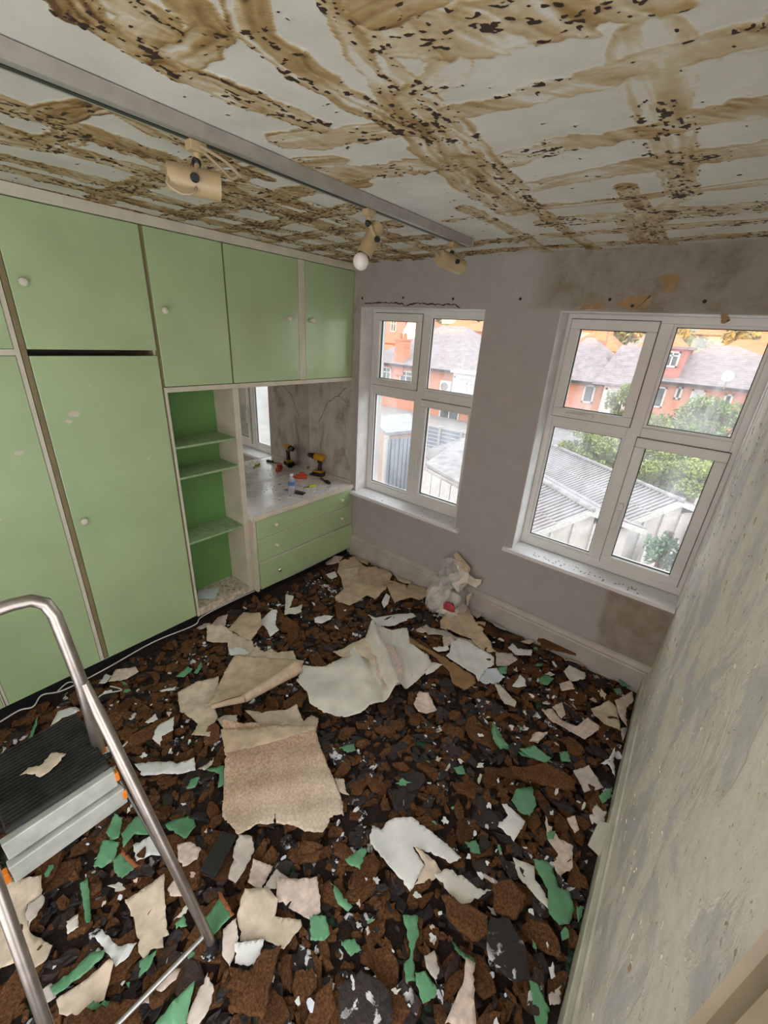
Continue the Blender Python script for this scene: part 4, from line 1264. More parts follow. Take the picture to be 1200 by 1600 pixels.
# ---- by the rubbish bag
paper('kraft brown curled card strip right of the central sheet', 'K', [(0,1040),(150,1130),(380,1240),(690,1430),(692,1500),(580,1560),(450,1500),(410,1370),(180,1180),(0,1100)], 'p_kraft', curl=[(60,0.03)])
paper('pinkish white torn sheet left of the tan sheet by the bag', 'K', [(130,930),(180,900),(220,940),(380,930),(480,1000),(690,1060),(700,1120),(560,1070),(450,1025),(320,1000),(190,1020)], 'p_grey')
paper('small pinkish scrap left of the rubbish bag papers', 'K', [(60,960),(120,935),(180,985),(140,1000),(80,985)], 'p_pink')
paper('pinkish corner of paper between the bag and the white sheet', 'K', [(345,1020),(440,1015),(470,1055),(420,1110),(350,1115)], 'p_pink')
paper('narrow white strip left of the white sheet near the bag', 'K', [(225,1150),(410,1118),(412,1160),(300,1192)], 'p_white')
paper('white scrap tucked under the kraft card strip', 'K', [(160,1370),(240,1300),(345,1320),(250,1385),(170,1412)], 'p_offwhite')
paper('tan creased wallpaper sheet in front of the rubbish bag', 'K', [(320,840),(420,760),(600,720),(660,830),(690,880),(795,880),(765,990),(850,1080),(860,1150),(910,1190),(800,1195),(700,1110),(640,1030),(540,1000),(430,940),(325,930)], 'p_tan', curl=[(120,0.05)])
paper('white torn wallpaper sheet in front of the tan creased sheet', 'K', [(430,1080),(510,1040),(600,1060),(720,1140),(880,1240),(882,1310),(790,1370),(712,1502),(690,1430),(540,1330),(378,1230),(420,1180)], 'p_white', curl=[(-30,0.02)])
paper('pale blue white paper corner beside the white sheet', 'K', [(715,1490),(800,1360),(910,1353),(1003,1440),(900,1490),(800,1512)], 'p_blue')
paper('grey card propped on the far skirting beside the bag', 'K', [(610,725),(690,690),(802,690),(760,780),(700,852)], 'p_grey', curl=[(70,0.08,-0.3)])
# ---- right half of the floor
for lab, pts, mt in (
  ('small pinkish scrap below the central sheet', [(128,700),(150,645),(190,655),(228,722),(185,742),(145,735)], 'p_pink'),
  ('small white triangle below the pale blue paper', [(548,625),(580,580),(600,598),(607,630),(575,632)], 'p_white'),
  ('narrow pale strip right of the white triangle', [(470,612),(500,620),(567,690),(560,712),(515,700)], 'p_grey'),
  ('white ragged scrap near the far skirting', [(530,460),(550,440),(572,465),(632,470),(632,492),(560,492)], 'p_white'),
  ('small beige scrap nearest the far skirting', [(583,436),(620,414),(648,430),(622,446)], 'p_pink'),
  ('long thin grey strip by the far skirting under the right window', [(760,478),(800,488),(885,528),(890,542),(830,522),(775,512)], 'p_grey'),
  ('pale four-sided scrap below the right window', [(768,560),(790,535),(862,565),(862,590),(800,602)], 'p_offwhite'),
  ('beige scrap left of the right-hand paper pile', [(748,612),(800,603),(815,640),(760,642)], 'p_pink'),
  ('long pinkish torn strip along the right side of the floor', [(675,715),(720,715),(760,760),(830,790),(870,758),(925,810),(860,852),(800,812),(720,772)], 'p_pink'),
  ('small pinkish scrap above the long pinkish strip', [(720,710),(760,690),(778,740),(760,760)], 'p_pink'),
  ('beige wallpaper sheet in the right corner pile', [(883,722),(960,690),(1002,720),(1007,822),(930,802),(890,752)], 'p_beige'),
  ('pink-edged wallpaper piece against the right skirting', [(983,690),(1060,650),(1085,695),(1035,720),(1050,800),(1012,765)], 'p_pink'),
  ('grey scrap tucked by the right skirting', [(1005,815),(1048,805),(1052,840),(1020,860)], 'p_grey'),
  ('pale torn paper against the skirting in the right corner', [(900,545),(960,552),(1065,530),(1045,560),(1000,588),(930,572)], 'p_offwhite'),
  ('tiny pink paper leaf in the right half of the floor', [(625,850),(642,820),(702,820),(660,862)], 'p_pink'),
  ('pale grey scrap below the kraft card', [(475,490),(545,490),(570,520),(530,545),(480,545)], 'p_grey'),
  ('grey green scrap against the far skirting right of the bag', [(455,345),(480,350),(535,370),(520,385),(470,380)], 'p_offwhite'),
  ):
    paper(lab, 'B', pts, mt)
for lab, pts in (
  ('green paint flake standing out right of the central papers', [(465,783),(490,810),(537,885),(500,893),(475,870),(458,820)]),
  ('green paint flake near the far skirting under the right window', [(660,590),(690,570),(728,590),(702,616),(668,610)]),
  ('small green flake below the pale blue paper', [(485,555),(525,545),(522,580),(495,582)]),
  ('ragged green flake left of the long pinkish strip', [(575,900),(640,880),(700,930),(722,952),(650,932),(590,916)]),
  ('green flake between the pink strip and the right skirting', [(750,900),(790,893),(802,946),(760,942)]),
  ('small green flake under the corner paper pile', [(980,640),(1010,632),(1020,660),(990,668)]),
  ('green flake beside the skirting in the right corner', [(1000,590),(1030,580),(1060,625),(1020,630)]),
  ):
    gflake(lab, 'B', pts, 'p_green')
# ---- middle left, in front of the wardrobes
ws = paper('large brown mottled wallpaper sheet with a split lower edge in the left foreground', 'C', [(600,125),(800,118),(1005,105),(1035,200),(1070,280),(1115,390),(1130,430),(1135,490),(1090,490),(1040,572),(960,565),(880,525),(832,525),(828,450),(824,525),(760,530),(660,577),(602,510),(590,480),(600,330),(605,230)], 'p_mottled', curl=[(160,0.10,0.2)], off=0.03, wob=0.007, z=0.07)
scrap('folded_edge', 'brown folded back top edge', None, 'C', [(588,130),(780,112),(1010,103),(1012,120),(830,180),(605,225)], 'p_tan', parent=ws, curl=[(180,0.01)], off=0.09, z=0.12)
for lab, pts, mt in (
  ('long white torn strip behind the stepladder leg', [(195,252),(300,240),(400,250),(440,240),(467,230),(472,285),(420,295),(230,305)], 'p_white'),
  ('curled grey strip right of the long white strip', [(480,280),(520,262),(557,235),(545,265),(510,287)], 'p_grey'),
  ('white crumpled scrap right of the stepladder leg', [(190,620),(250,585),(300,560),(352,650),(345,672),(270,660),(205,692)], 'p_white'),
  ('pinkish grey crumpled scrap right of the white crumpled one', [(390,620),(450,605),(497,640),(480,690),(430,722),(392,690)], 'p_pink'),
  ('pinkish scrap below the ladder brace', [(345,820),(380,770),(430,775),(412,852),(360,852)], 'p_pink'),
  ('grey-beige tongue of paper below the brown mottled sheet', [(662,580),(725,585),(735,640),(690,740),(650,797),(618,772),(640,660)], 'p_grey'),
  ('small white scrap in front of the wide wardrobe', [(245,75),(290,33),(303,58),(260,78)], 'p_white'),
  ('white ragged scrap between wardrobe and tan sheet', [(278,148),(300,95),(375,48),(372,110),(322,135),(312,178)], 'p_white'),
  ('beige curl at the right edge of the brown mottled sheet', [(1095,330),(1135,322),(1145,380),(1160,400),(1110,385)], 'p_beige'),
  ):
    paper(lab, 'C', pts, mt)
for lab, pts in (
  ('green paint flake at the upper left of the ladder flakes', [(70,570),(110,490),(147,498),(130,590),(95,602)]),
  ('pale-edged green flake leftmost beside the stepladder', [(13,717),(60,605),(133,610),(110,680),(50,722)]),
  ('green flake below the leftmost ladder flake', [(98,690),(140,658),(197,725),(140,768),(108,742)]),
  ('largest green flake under the stepladder leg', [(150,640),(140,580),(200,500),(262,460),(302,540),(260,572),(200,572)]),
  ('heart-shaped green flake right of the stepladder leg', [(335,530),(380,500),(455,475),(472,530),(430,592),(350,552)]),
  ('green flake half under the brown mottled sheet', [(510,285),(600,275),(606,350),(570,368),(580,310)]),
  ('small green flake left of the brown mottled sheet', [(430,372),(450,330),(492,318),(470,362)]),
  ('dull green flake in the rubble between ladder and wardrobe', [(1115,180),(1180,162),(1190,195),(1150,205)]),
  ):
    gflake(lab, 'C', pts, 'p_green')
scrap('wood_splinter', 'thin terracotta splinter on the ladder flakes', 'splinter', 'C', [(145,650),(222,718),(200,727),(138,672)], 'terracotta')
gflake('dark green flake near the wardrobe plinth, left of its twin', 'A', [(100,635),(160,590),(180,600),(140,635)], 'p_green')
gflake('second green flake by the wardrobe plinth', 'A', [(185,620),(222,570),(228,590),(200,625)], 'p_green')
paper('white flake near the wardrobe plinth left of the tan sheet', 'A', [(25,705),(75,690),(105,682),(95,700),(40,712)], 'p_white')
paper('white scrap at the wardrobe plinth behind the ladder', 'G', [(340,410),(365,370),(385,385),(365,415)], 'p_white')
paper('beige pink scrap at the wardrobe plinth behind the ladder', 'G', [(375,410),(400,365),(470,355),(480,370),(440,395)], 'p_pink')
paper('white sheet corner behind the ladder platform', 'G', [(175,565),(200,510),(260,495),(275,505),(200,550)], 'p_white')
gflake('green strip behind the ladder platform', 'G', [(30,650),(90,610),(130,520),(125,560),(95,620)], 'p_green')
# ---- bottom left foreground
for lab, pts, mt in (
  ('square pink flecked paper, leftmost of the three below the mottled sheet', [(930,195),(950,100),(1022,115),(975,227)], 'p_pink'),
  ('pale strip between the two pink flecked papers', [(990,210),(1035,133),(1080,160),(1050,200),(1000,222)], 'p_grey'),
  ('square pink flecked paper, rightmost of the three below the mottled sheet', [(1040,170),(1190,163),(1203,290),(1160,312),(1080,270),(1035,250)], 'p_pink'),
  ('large beige stepped scrap below the pink flecked papers', [(890,320),(920,230),(1000,215),(1047,250),(1030,310),(1127,320),(1132,340),(1065,432),(990,395),(900,407)], 'p_beige'),
  ('grey brown scrap left of the beige stepped scrap', [(838,370),(890,335),(892,420),(860,502),(833,460)], 'p_grey'),
  ('white speckled scrap below the beige stepped scrap', [(880,420),(992,405),(960,502),(880,492)], 'p_white'),
  ('beige torn rectangle between the stepladder legs', [(465,245),(615,155),(620,350),(630,372),(605,380),(610,422),(560,430),(540,472),(515,440),(500,320)], 'p_beige'),
  ('large beige sheet at the left edge behind the ladder leg', [(-40,200),(60,185),(160,165),(155,240),(100,270),(110,370),(192,415),(170,470),(100,522),(65,515),(60,480),(-40,510)], 'p_beige'),
  ('grey under-layer beside the large beige sheet at left', [(110,265),(172,225),(160,270),(110,350),(95,310)], 'p_grey'),
  ('white curled scrap between the ladder legs', [(350,385),(380,358),(440,420),(512,408),(480,462),(430,497),(410,460)], 'p_white'),
  ('beige half of a painted sheet in the bottom left', [(205,620),(410,475),(427,490),(385,620),(260,682),(215,672)], 'p_beige'),
  ('small pale oval scrap left of the beige torn rectangle', [(245,330),(290,300),(292,350),(250,377)], 'p_offwhite'),
  ('beige wavy scrap beside the bottom green flake', [(690,702),(750,570),(780,520),(802,590),(780,660),(740,722)], 'p_grey'),
  ('pinkish strip above the ladder cross bar', [(525,642),(640,510),(677,510),(660,552),(560,642)], 'p_pink'),
  ('thin pale scrap left of the ladder foot', [(648,322),(720,240),(722,262),(680,310)], 'p_offwhite'),
  ('pale grey sheet at the bottom left edge behind the ladder leg', [(100,620),(190,560),(205,610),(150,650)], 'p_grey'),
  ):
    paper(lab, 'E', pts, mt)
for lab, pts in (
  ('green painted half of the sheet in the bottom left', [(188,580),(340,450),(392,440),(385,472),(205,612)]),
  ('green blade-shaped flake left of the beige torn rectangle', [(295,185),(325,165),(342,357),(320,330)]),
  ('green flake under the beige torn rectangle', [(520,480),(590,440),(562,505),(520,542)]),
  ('green flake under the ladder foot', [(748,355),(800,280),(830,240),(872,330),(800,397),(760,402)]),
  ('large green flake at the bottom edge right of the cross bar', [(575,730),(640,640),(732,555),(715,620),(690,735)]),
  ('small dull green flake left of the ladder foot', [(655,340),(690,310),(702,350),(660,362)]),
  ('grey-green flake at the bottom edge left of the cross bar', [(300,665),(350,625),(412,630),(390,652)]),
  ):
    gflake(lab, 'E', pts, 'p_green')
scrap('wood_splinter', 'terracotta splinter beside the ladder foot', 'splinter', 'E', [(820,233),(832,238),(882,328),(870,337),(825,262)], 'terracotta')
# ---- bottom centre and right foreground
ws = paper('large white wallpaper piece with a torn flap in the foreground', 'D', [(138,490),(150,462),(190,460),(200,440),(230,425),(300,425),(322,440),(482,580),(440,602),(330,545),(300,535),(345,605),(290,702),(225,620),(140,525)], 'p_white', curl=[(200,0.025)], off=0.014)
scrap('folded_flap', 'beige back of the torn flap', None, 'D', [(300,536),(382,590),(412,635),(360,665),(305,682),(345,605)], 'p_beige', parent=ws, off=0.006)
paper('white three-cornered wallpaper piece right of the large white one', 'F', [(568,42),(620,22),(680,40),(735,90),(792,95),(745,125),(672,152),(620,95)], 'p_offwhite', curl=[(0,0.02)])
for lab, pts, mt in (
  ('white arrow-shaped scrap right of centre', [(598,432),(640,430),(660,405),(636,365),(655,365),(725,432),(682,507),(635,455)], 'p_white'),
  ('grey square of paper near the right skirting', [(903,245),(960,230),(1017,310),(945,327)], 'p_grey'),
  ('small pink leaf-shaped scrap in the middle of the rubble', [(740,130),(760,100),(810,98),(775,132)], 'p_pink'),
  ('white T-shaped scrap near the right skirting', [(1008,212),(1040,195),(1060,150),(1068,258),(1045,218)], 'p_white'),
  ('pink wavy torn strip beside the long green flake', [(798,420),(850,490),(907,520),(905,602),(850,640),(830,590),(850,550),(810,492)], 'p_pink'),
  ('white torn strip left of the long green flake', [(678,565),(720,580),(762,600),(762,650),(815,725),(810,760),(770,722),(700,640)], 'p_offwhite'),
  ('small pink curl above the white box by the right wall', [(880,420),(910,412),(928,460),(912,475),(890,440)], 'p_pink'),
  ('grey-white scrap against the white box by the right wall', [(965,412),(990,368),(1012,390),(1035,400),(1020,440),(975,442)], 'p_offwhite'),
  ):
    paper(lab, 'D', pts, mt)
for lab, pts in (
  ('crescent green flake in the middle of the rubble', [(598,68),(620,110),(662,150),(630,162),(600,130)]),
  ('ragged green flake above the large green patch', [(700,160),(760,150),(822,200),(800,222),(740,190)]),
  ('large green patch under a dark fragment right of centre', [(673,350),(690,310),(750,298),(767,370),(740,422),(700,400)]),
  ('small green flake beside the right skirting', [(998,342),(1055,300),(1052,350),(1010,372)]),
  ('small green flake right of the pink wavy strip', [(805,475),(838,470),(830,498),(808,500)]),
  ('green flake right of the large white piece', [(495,510),(540,500),(558,555),(520,550)]),
  ('green flake left of the large white piece', [(45,580),(110,535),(130,545),(100,622),(60,600)]),
  ('pale green speck in the middle of the rubble', [(455,225),(490,215),(500,250),(470,255)]),
  ):
    gflake(lab, 'D', pts, 'p_green')
for lab, pts in (
  ('longest green flake near the right wall in the foreground', [(945,-25),(1000,-15),(1020,10),(1040,80),(1085,100),(1102,160),(1080,222),(1040,227),(1005,180),(1000,90),(965,30)]),
  ('long green strip in the bottom centre', [(455,183),(512,185),(517,260),(495,320),(502,440),(465,442),(460,370),(485,330)]),
  ('curled green flake with white edge at the bottom centre', [(500,405),(540,395),(582,460),(580,492),(530,522),(505,450)]),
  ('thin green sliver above the pink tongue of paper', [(640,273),(690,325),(725,345),(732,367),(690,352),(650,312)]),
  ('square green flake left of the long green strip', [(105,188),(165,185),(182,250),(160,272),(110,277)]),
  ('curved green flake below the pink flecked paper', [(180,60),(215,90),(267,150),(250,167),(210,140)]),
  ('narrow green flake at the bottom right by the skirting', [(928,420),(960,440),(1012,540),(1000,610),(960,610),(945,500)]),
  ('small green smear in the bottom centre rubble', [(215,275),(270,265),(302,310),(260,332)]),
  ('small green flake touching the right skirting', [(1108,150),(1142,145),(1142,200),(1115,212)]),
  ):
    gflake(lab, 'F', pts, 'p_green')
for lab, pts, mt in (
  ('pink tongue of paper at the bottom edge', [(612,600),(640,530),(682,440),(690,350),(727,370),(722,500),(732,605)], 'p_pink'),
  ('pale dusty strip beside the long green strip', [(535,340),(575,318),(592,400),(582,452),(545,390)], 'p_grey'),
  ('grey scrap beside the bottom right skirting', [(1003,482),(1055,443),(1052,510),(1010,522)], 'p_grey'),
  ):
    paper(lab, 'F', pts, mt)
# scrap left on the ladder platform
def on_ladder():
    poly = [tuple(at(u/2.222, 880+v/2.222, 2, LADZ).xy) for u, v in [(70,742),(100,712),(150,702),(180,660),(232,668),(215,690),(180,722),(140,748),(95,735)]]
    cx = sum(p[0] for p in poly)/len(poly); cy = sum(p[1] for p in poly)/len(poly)
    me, X, Y, Z = sheet_mesh(WS, poly, lambda X, Y: LADZ + 0.0015 + 0.006*(0.5+0.5*np.sin((X-cx)*60+1)), 5, res=0.01)
    for v in me.vertices: v.co -= Vector((cx, cy, LADZ))
    o = link(WS, me, MAT['p_beige']); o.location = (cx, cy, LADZ)
    md = o.modifiers.new('thickness', 'SOLIDIFY'); md.thickness = 0.001; md.offset = 1
    tag(o, 'torn beige wallpaper scrap lying on the ladder platform', 'paper')
on_ladder()
# papers on the floor of the open shelf unit
def in_shelf():
    for lab, pts, mt in (('white folded paper in the bottom of the open shelf unit', [(240,1205),(320,1200),(365,1195),(340,1255),(240,1255)], 'p_blue'),
                         ('small beige scrap beside the paper in the open shelf unit', [(345,1255),(370,1225),(395,1250),(370,1262)], 'p_pink')):
        poly = [tuple(at(240+u/3.53, 580+v/3.53, 2, 0.127).xy) for u, v in pts]
        poly = [(min(max(a, SD+0.004), -0.004), min(max(b, SY0+0.016), SY1-0.045)) for a, b in poly]
        cx = sum(p[0] for p in poly)/len(poly); cy = sum(p[1] for p in poly)/len(poly)
        me, X, Y, Z = sheet_mesh(WS, poly, lambda X, Y: 0.128 + 0.004*(0.5+0.5*np.sin((Y-cy)*40)), 6, res=0.012)
        for v in me.vertices: v.co -= Vector((cx, cy, 0.128))
        o = link(WS, me, MAT[mt]); o.location = (cx, cy, 0.128)
        md = o.modifiers.new('thickness', 'SOLIDIFY'); md.thickness = 0.001; md.offset = 1
        tag(o, lab, 'paper')
in_shelf()

# ---- small flakes that nothing tells apart
def flakes(name, label, cat, group, mats, count, seed, smin, smax, area):
    r = random.Random(seed); protos = []
    for i in range(14):
        n = r.randint(8, 12); el = r.uniform(1, 2.4)
        ring = []
        for k in range(n):
            q = r.uniform(0.35, 1.1); ring.append((q*math.cos(2*PI*k/n)*el, q*math.sin(2*PI*k/n)))
        bend = r.uniform(-0.25, 0.35)
        me = []
        m = MB()
        m.add([(a, b, bend*a*a*0.4 + r.uniform(0, .08)) for a, b in ring] + [(0, 0, 0.06)], [(k, (k+1) % n, n) for k in range(n)])
        protos.append(m.mesh(name))
    for me in protos: me.materials.append(MAT[mats[protos.index(me) % len(mats)]])
    for i in range(count):
        cx, cy = r.choice(area); x = r.gauss(cx, 0.22); y = r.gauss(cy, 0.22)
        if not (0.05 < x < XW(y)-0.05 and -2.7 < y < -0.05): continue
        if x < 0.11 and y > -1.05: continue
        s = smin + (smax-smin)*r.random()**2
        i0, i1, j0, j1 = hwin(x, y, 0.02)
        if PM[i0:i1, j0:j1].mean() > 0.12: continue
        z = float(np.max(H[i0:i1, j0:j1]))
        o = bpy.data.objects.new(name, r.choice(protos)); COL.objects.link(o)
        o.location = (x, y, z + 0.002); o.scale = (s, s, s)
        o.rotation_euler = (r.gauss(0, .25), r.gauss(0, .25), r.uniform(0, 6.28))
        md = o.modifiers.new('thickness', 'SOLIDIFY'); md.thickness = 0.03; md.offset = 1
        tag(o, label, cat, group)
AREA = [(fz(a, b).x, fz(a, b).y) for a, b in ((440,930),(600,940),(520,900),(700,1000),(850,1060),(930,1080),(300,1100),(700,1100),(780,1230),(850,1180),(950,1200),(250,1180),(100,1450),(350,1450),(500,1500),(620,1450),(750,1400),(850,1450),(780,1550),(600,1560),(240,1400),(160,1100),(900,1350))]
flakes('white_paint_flake', 'tiny white paint flake on top of the rubble', 'paint flake', 'tiny white paint flakes', ('p_white', 'p_white', 'p_offwhite', 'p_blue'), 440, 61, 0.005, 0.017, AREA)
flakes('pale_paper_bit', 'tiny pinkish paper bit on top of the rubble', 'paper', 'tiny pinkish paper bits', ('p_pink', 'p_beige', 'p_grey'), 120, 62, 0.007, 0.022, AREA)
flakes('small_green_flake', 'tiny green paint flake on top of the rubble', 'paint flake', 'tiny green paint flakes', ('p_green',), 60, 63, 0.007, 0.020, AREA[3:])

# ---- single odd pieces in the rubble
def slab(name, label, cat, tr, pts, mat, z0, th, tilt=0.0, bevel=0.002, ztop=None):
    ox, oy, s = T[tr]
    zz = z0+th
    P = [tuple(fz(ox+u/s, oy+v/s, zz).xy) for u, v in pts]
    cx = sum(p[0] for p in P)/len(P); cy = sum(p[1] for p in P)/len(P)
    m = MB()
    if name in ('cork_slab', 'bitumen_slab'):
        r = random.Random(int(abs(cx*1000)) + len(P)); Q = []
        for i, (a, b) in enumerate(P):
            c, d = P[(i+1) % len(P)]; L = math.hypot(c-a, d-b); k = max(1, int(L/0.014))
            for q in range(k):
                t = q/k; Q.append((a+(c-a)*t-cx + r.gauss(0, 0.0035), b+(d-b)*t-cy + r.gauss(0, 0.0035)))
        n = len(Q)
        vs = [(a, b, 0) for a, b in Q] + [(a*1.0+r.gauss(0, .002), b*1.0+r.gauss(0, .002), th*r.uniform(0.65, 0.95)) for a, b in Q]
        vs += [(a*0.90+r.gauss(0, .002), b*0.90+r.gauss(0, .002), th*r.uniform(0.92, 1.08)) for a, b in Q] + [(a*0.5, b*0.5, th*r.uniform(1.0, 1.1)) for a, b in Q] + [(0, 0, th*1.05)]
        fs = []
        for k in range(n):
            k1 = (k+1) % n
            for l in range(3): fs.append((l*n+k, l*n+k1, (l+1)*n+k1, (l+1)*n+k))
            fs.append((3*n+k, 3*n+k1, 4*n))
        fs.append(tuple(reversed(range(n))))
        m.add(vs, fs); o = m.build(name, MAT[mat])
    else:
        m.prism([(a-cx, b-cy) for a, b in P], 0, th, 2)
        o = m.build(name, MAT[mat], bevel=bevel)
    o.location = (cx, cy, z0); o.rotation_euler = (tilt, 0, 0)
    return tag(o, label, cat)
slab('black_plastic_strip', 'flat black plastic strip below the brown mottled sheet', 'strip', 'C', [(490,740),(590,565),(655,585),(562,772)], 'black', 0.050, 0.016)
slab('cork_slab', 'large brown cork slab at the bottom edge beside the cross bar', 'fragment', 'E', [(235,695),(380,655),(520,620),(520,760),(235,760)], 'cork', 0.055, 0.018)
slab('cork_slab', 'long brown cork slab in the right half of the floor', 'fragment', 'D', [(665,225),(720,240),(790,215),(860,250),(912,290),(905,318),(840,310),(770,290),(690,270)], 'cork', 0.060, 0.014)
slab('cork_slab', 'brown cork slab leaning on the skirting under the right window', 'fragment', 'B', [(655,430),(700,422),(850,485),(840,500),(760,480),(680,465)], 'cork', 0.06, 0.016)
slab('cork_slab', 'curved brown cork slab in the foreground right of the white paper', 'fragment', 'F', [(605,115),(650,120),(770,190),(778,260),(740,285),(680,255),(620,190)], 'cork', 0.060, 0.018)
slab('cork_slab', 'wide brown cork slab beside the right skirting in the foreground', 'fragment', 'F', [(790,70),(860,60),(912,110),(905,160),(870,205),(800,170)], 'cork', 0.058, 0.016)
slab('bitumen_slab', 'large black bitumen slab with white specks in the bottom right', 'fragment', 'F', [(775,200),(850,190),(925,330),(930,430),(880,440),(800,400),(770,290)], 'bitumen', 0.060, 0.010)
slab('bitumen_slab', 'large black bitumen slab at the bottom edge left of centre', 'fragment', 'F', [(210,450),(300,400),(400,470),(420,560),(400,610),(230,610)], 'bitumen', 0.058, 0.010)
slab('cork_slab', 'split brown cork slab below the beige stepped scrap', 'fragment', 'E', [(860,500),(930,520),(985,440),(1050,420),(1020,560),(985,690),(930,680),(870,670)], 'cork', 0.056, 0.016)
# white box against the right skirting
slab('cable_box', 'small off-white plastic box lying against the right skirting', 'box', 'D', [(968,500),(998,437),(1036,445),(1034,520),(1015,545)], 'skirt_cream', 0.050, 0.055, bevel=0.003)

# ---- white cable along the plinth
def floor_cable(pp, z, r, label, name='cable'):
    pts = []
    for a, b in pp:
        q = fz(a, b, z); pts.append((max(q.x, -0.005 if q.y < -1.03 else 0.03), q.y, z))
    o0 = Vector((pts[0][0], pts[0][1], 0.0))
    m = MB(); m.tube([p - o0 for p in smooth_path(pts)], r, 8)
    o = autosmooth(m.build(name, MAT['cable'])); o.location = o0
    return tag(o, label, 'cable')
floor_cable([(0,1128),(30,1110),(52,1104),(66,1086),(100,1078),(165,1045),(240,1003),(303,977),(318,962),(383,930),(453,900),(505,873),(540,853)], 0.062, 0.0035, 'white cable running along the black plinth of the cabinets')
floor_cable([(90,1080),(108,1066),(130,1072),(122,1085),(140,1100),(160,1085),(190,1078),(172,1072)], 0.07, 0.003, 'loose white cable coil on the rubble behind the ladder')

# ================================================================== RUBBISH BAG
def bag():
    c = Vector((1.150, -0.165, 0.045))
    r = empty('rubbish_bag', c)
    tag(r, 'clear plastic rubbish bag stuffed with torn paper against the skirting', 'bag')
    def lump(nm, mat, rx, ry, rz, dz, seed, dx=0, dy=0, rough=0.25, n=26):
        R = np.random.RandomState(seed); V = []; F = []
        ph = R.rand(12)*6.28; fr = R.randint(2, 7, 12)
        for i in range(n//2+1):
            th = PI*i/(n//2)
            for k in range(n):
                p = 2*PI*k/n
                d = 1 + rough*0.22*sum(math.sin(fr[j]*p + ph[j])*math.sin(fr[(j+3) % 12]*th + ph[(j+5) % 12]) for j in range(6))
                zz = math.cos(th)
                if zz < -0.45: zz = -0.45 - (abs(zz)-0.45)*0.15
                V.append((dx + rx*d*math.sin(th)*math.cos(p), dy + ry*d*math.sin(th)*math.sin(p), dz + rz*d*zz))
        for i in range(n//2):
            for k in range(n):
                F.append((i*n+k, i*n+(k+1) % n, (i+1)*n+(k+1) % n, (i+1)*n+k))
        m = MB(); m.add(V, F)
        o = m.build(nm, MAT[mat], r); autosmooth(o, 70); return o
    b = lump('plastic_film', 'bag', 0.150, 0.115, 0.150, 0.075, 5, rough=0.5, n=44)
    lump('plastic_film', 'bag', 0.095, 0.070, 0.110, 0.260, 9, dx=-0.005, dy=0.06, rough=0.6, n=36)
    lump('crumpled_paper', 'p_offwhite', 0.112, 0.085, 0.105, 0.058, 11, rough=0.85, n=30, dx=-0.01)
    lump('crumpled_paper', 'p_offwhite', 0.060, 0.050, 0.070, 0.215, 12, rough=0.9, n=24, dx=0.05, dy=0.05)
    lump('red_wrapper', 'redcard', 0.050, 0.020, 0.040, 0.085, 14, rough=0.4, n=18, dx=0.088, dy=-0.078)
    # papers that stick out of the top
    def blade(nm, mat, pts, th=0.0015):
        P = [Vector(at(640+u/6.67, 840+v/6.67, 1, yy)) - c for u, v, yy in pts]
        nrm = (P[1]-P[0]).cross(P[2]-P[0]).normalized()*th
        n = len(P); m = MB()
        m.add([tuple(p) for p in P] + [tuple(p+nrm) for p in P], [tuple(range(n)), tuple(reversed(range(n, 2*n)))] + [(k, (k+1) % n, n+(k+1) % n, n+k) for k in range(n)])
        m.build(nm, MAT[mat], r)
    blade('paper_sheet', 'p_tan', [(460,180,-0.07),(490,145,-0.06),(560,230,-0.06),(640,320,-0.06),(620,370,-0.08),(560,350,-0.10),(480,245,-0.09)])
    blade('paper_sheet', 'p_offwhite', [(475,250,-0.10),(560,350,-0.10),(620,372,-0.09),(600,480,-0.13),(540,440,-0.14)])
    blade('paper_sheet', 'p_offwhite', [(600,370,-0.08),(680,430,-0.06),(750,435,-0.05),(740,480,-0.06),(690,520,-0.08),(590,470,-0.12)])
    blade('paper_sheet', 'p_grey', [(590,610,-0.14),(660,560,-0.08),(640,640,-0.08),(600,720,-0.14)])
bag()

# ================================================================== THINGS ON THE WORKTOP
def wtp(px, py, z=None):
    q = at(px, py, 2, WTZ if z is None else z)
    return Vector((q.x, min(q.y, -0.05), WTZ + 0.001))
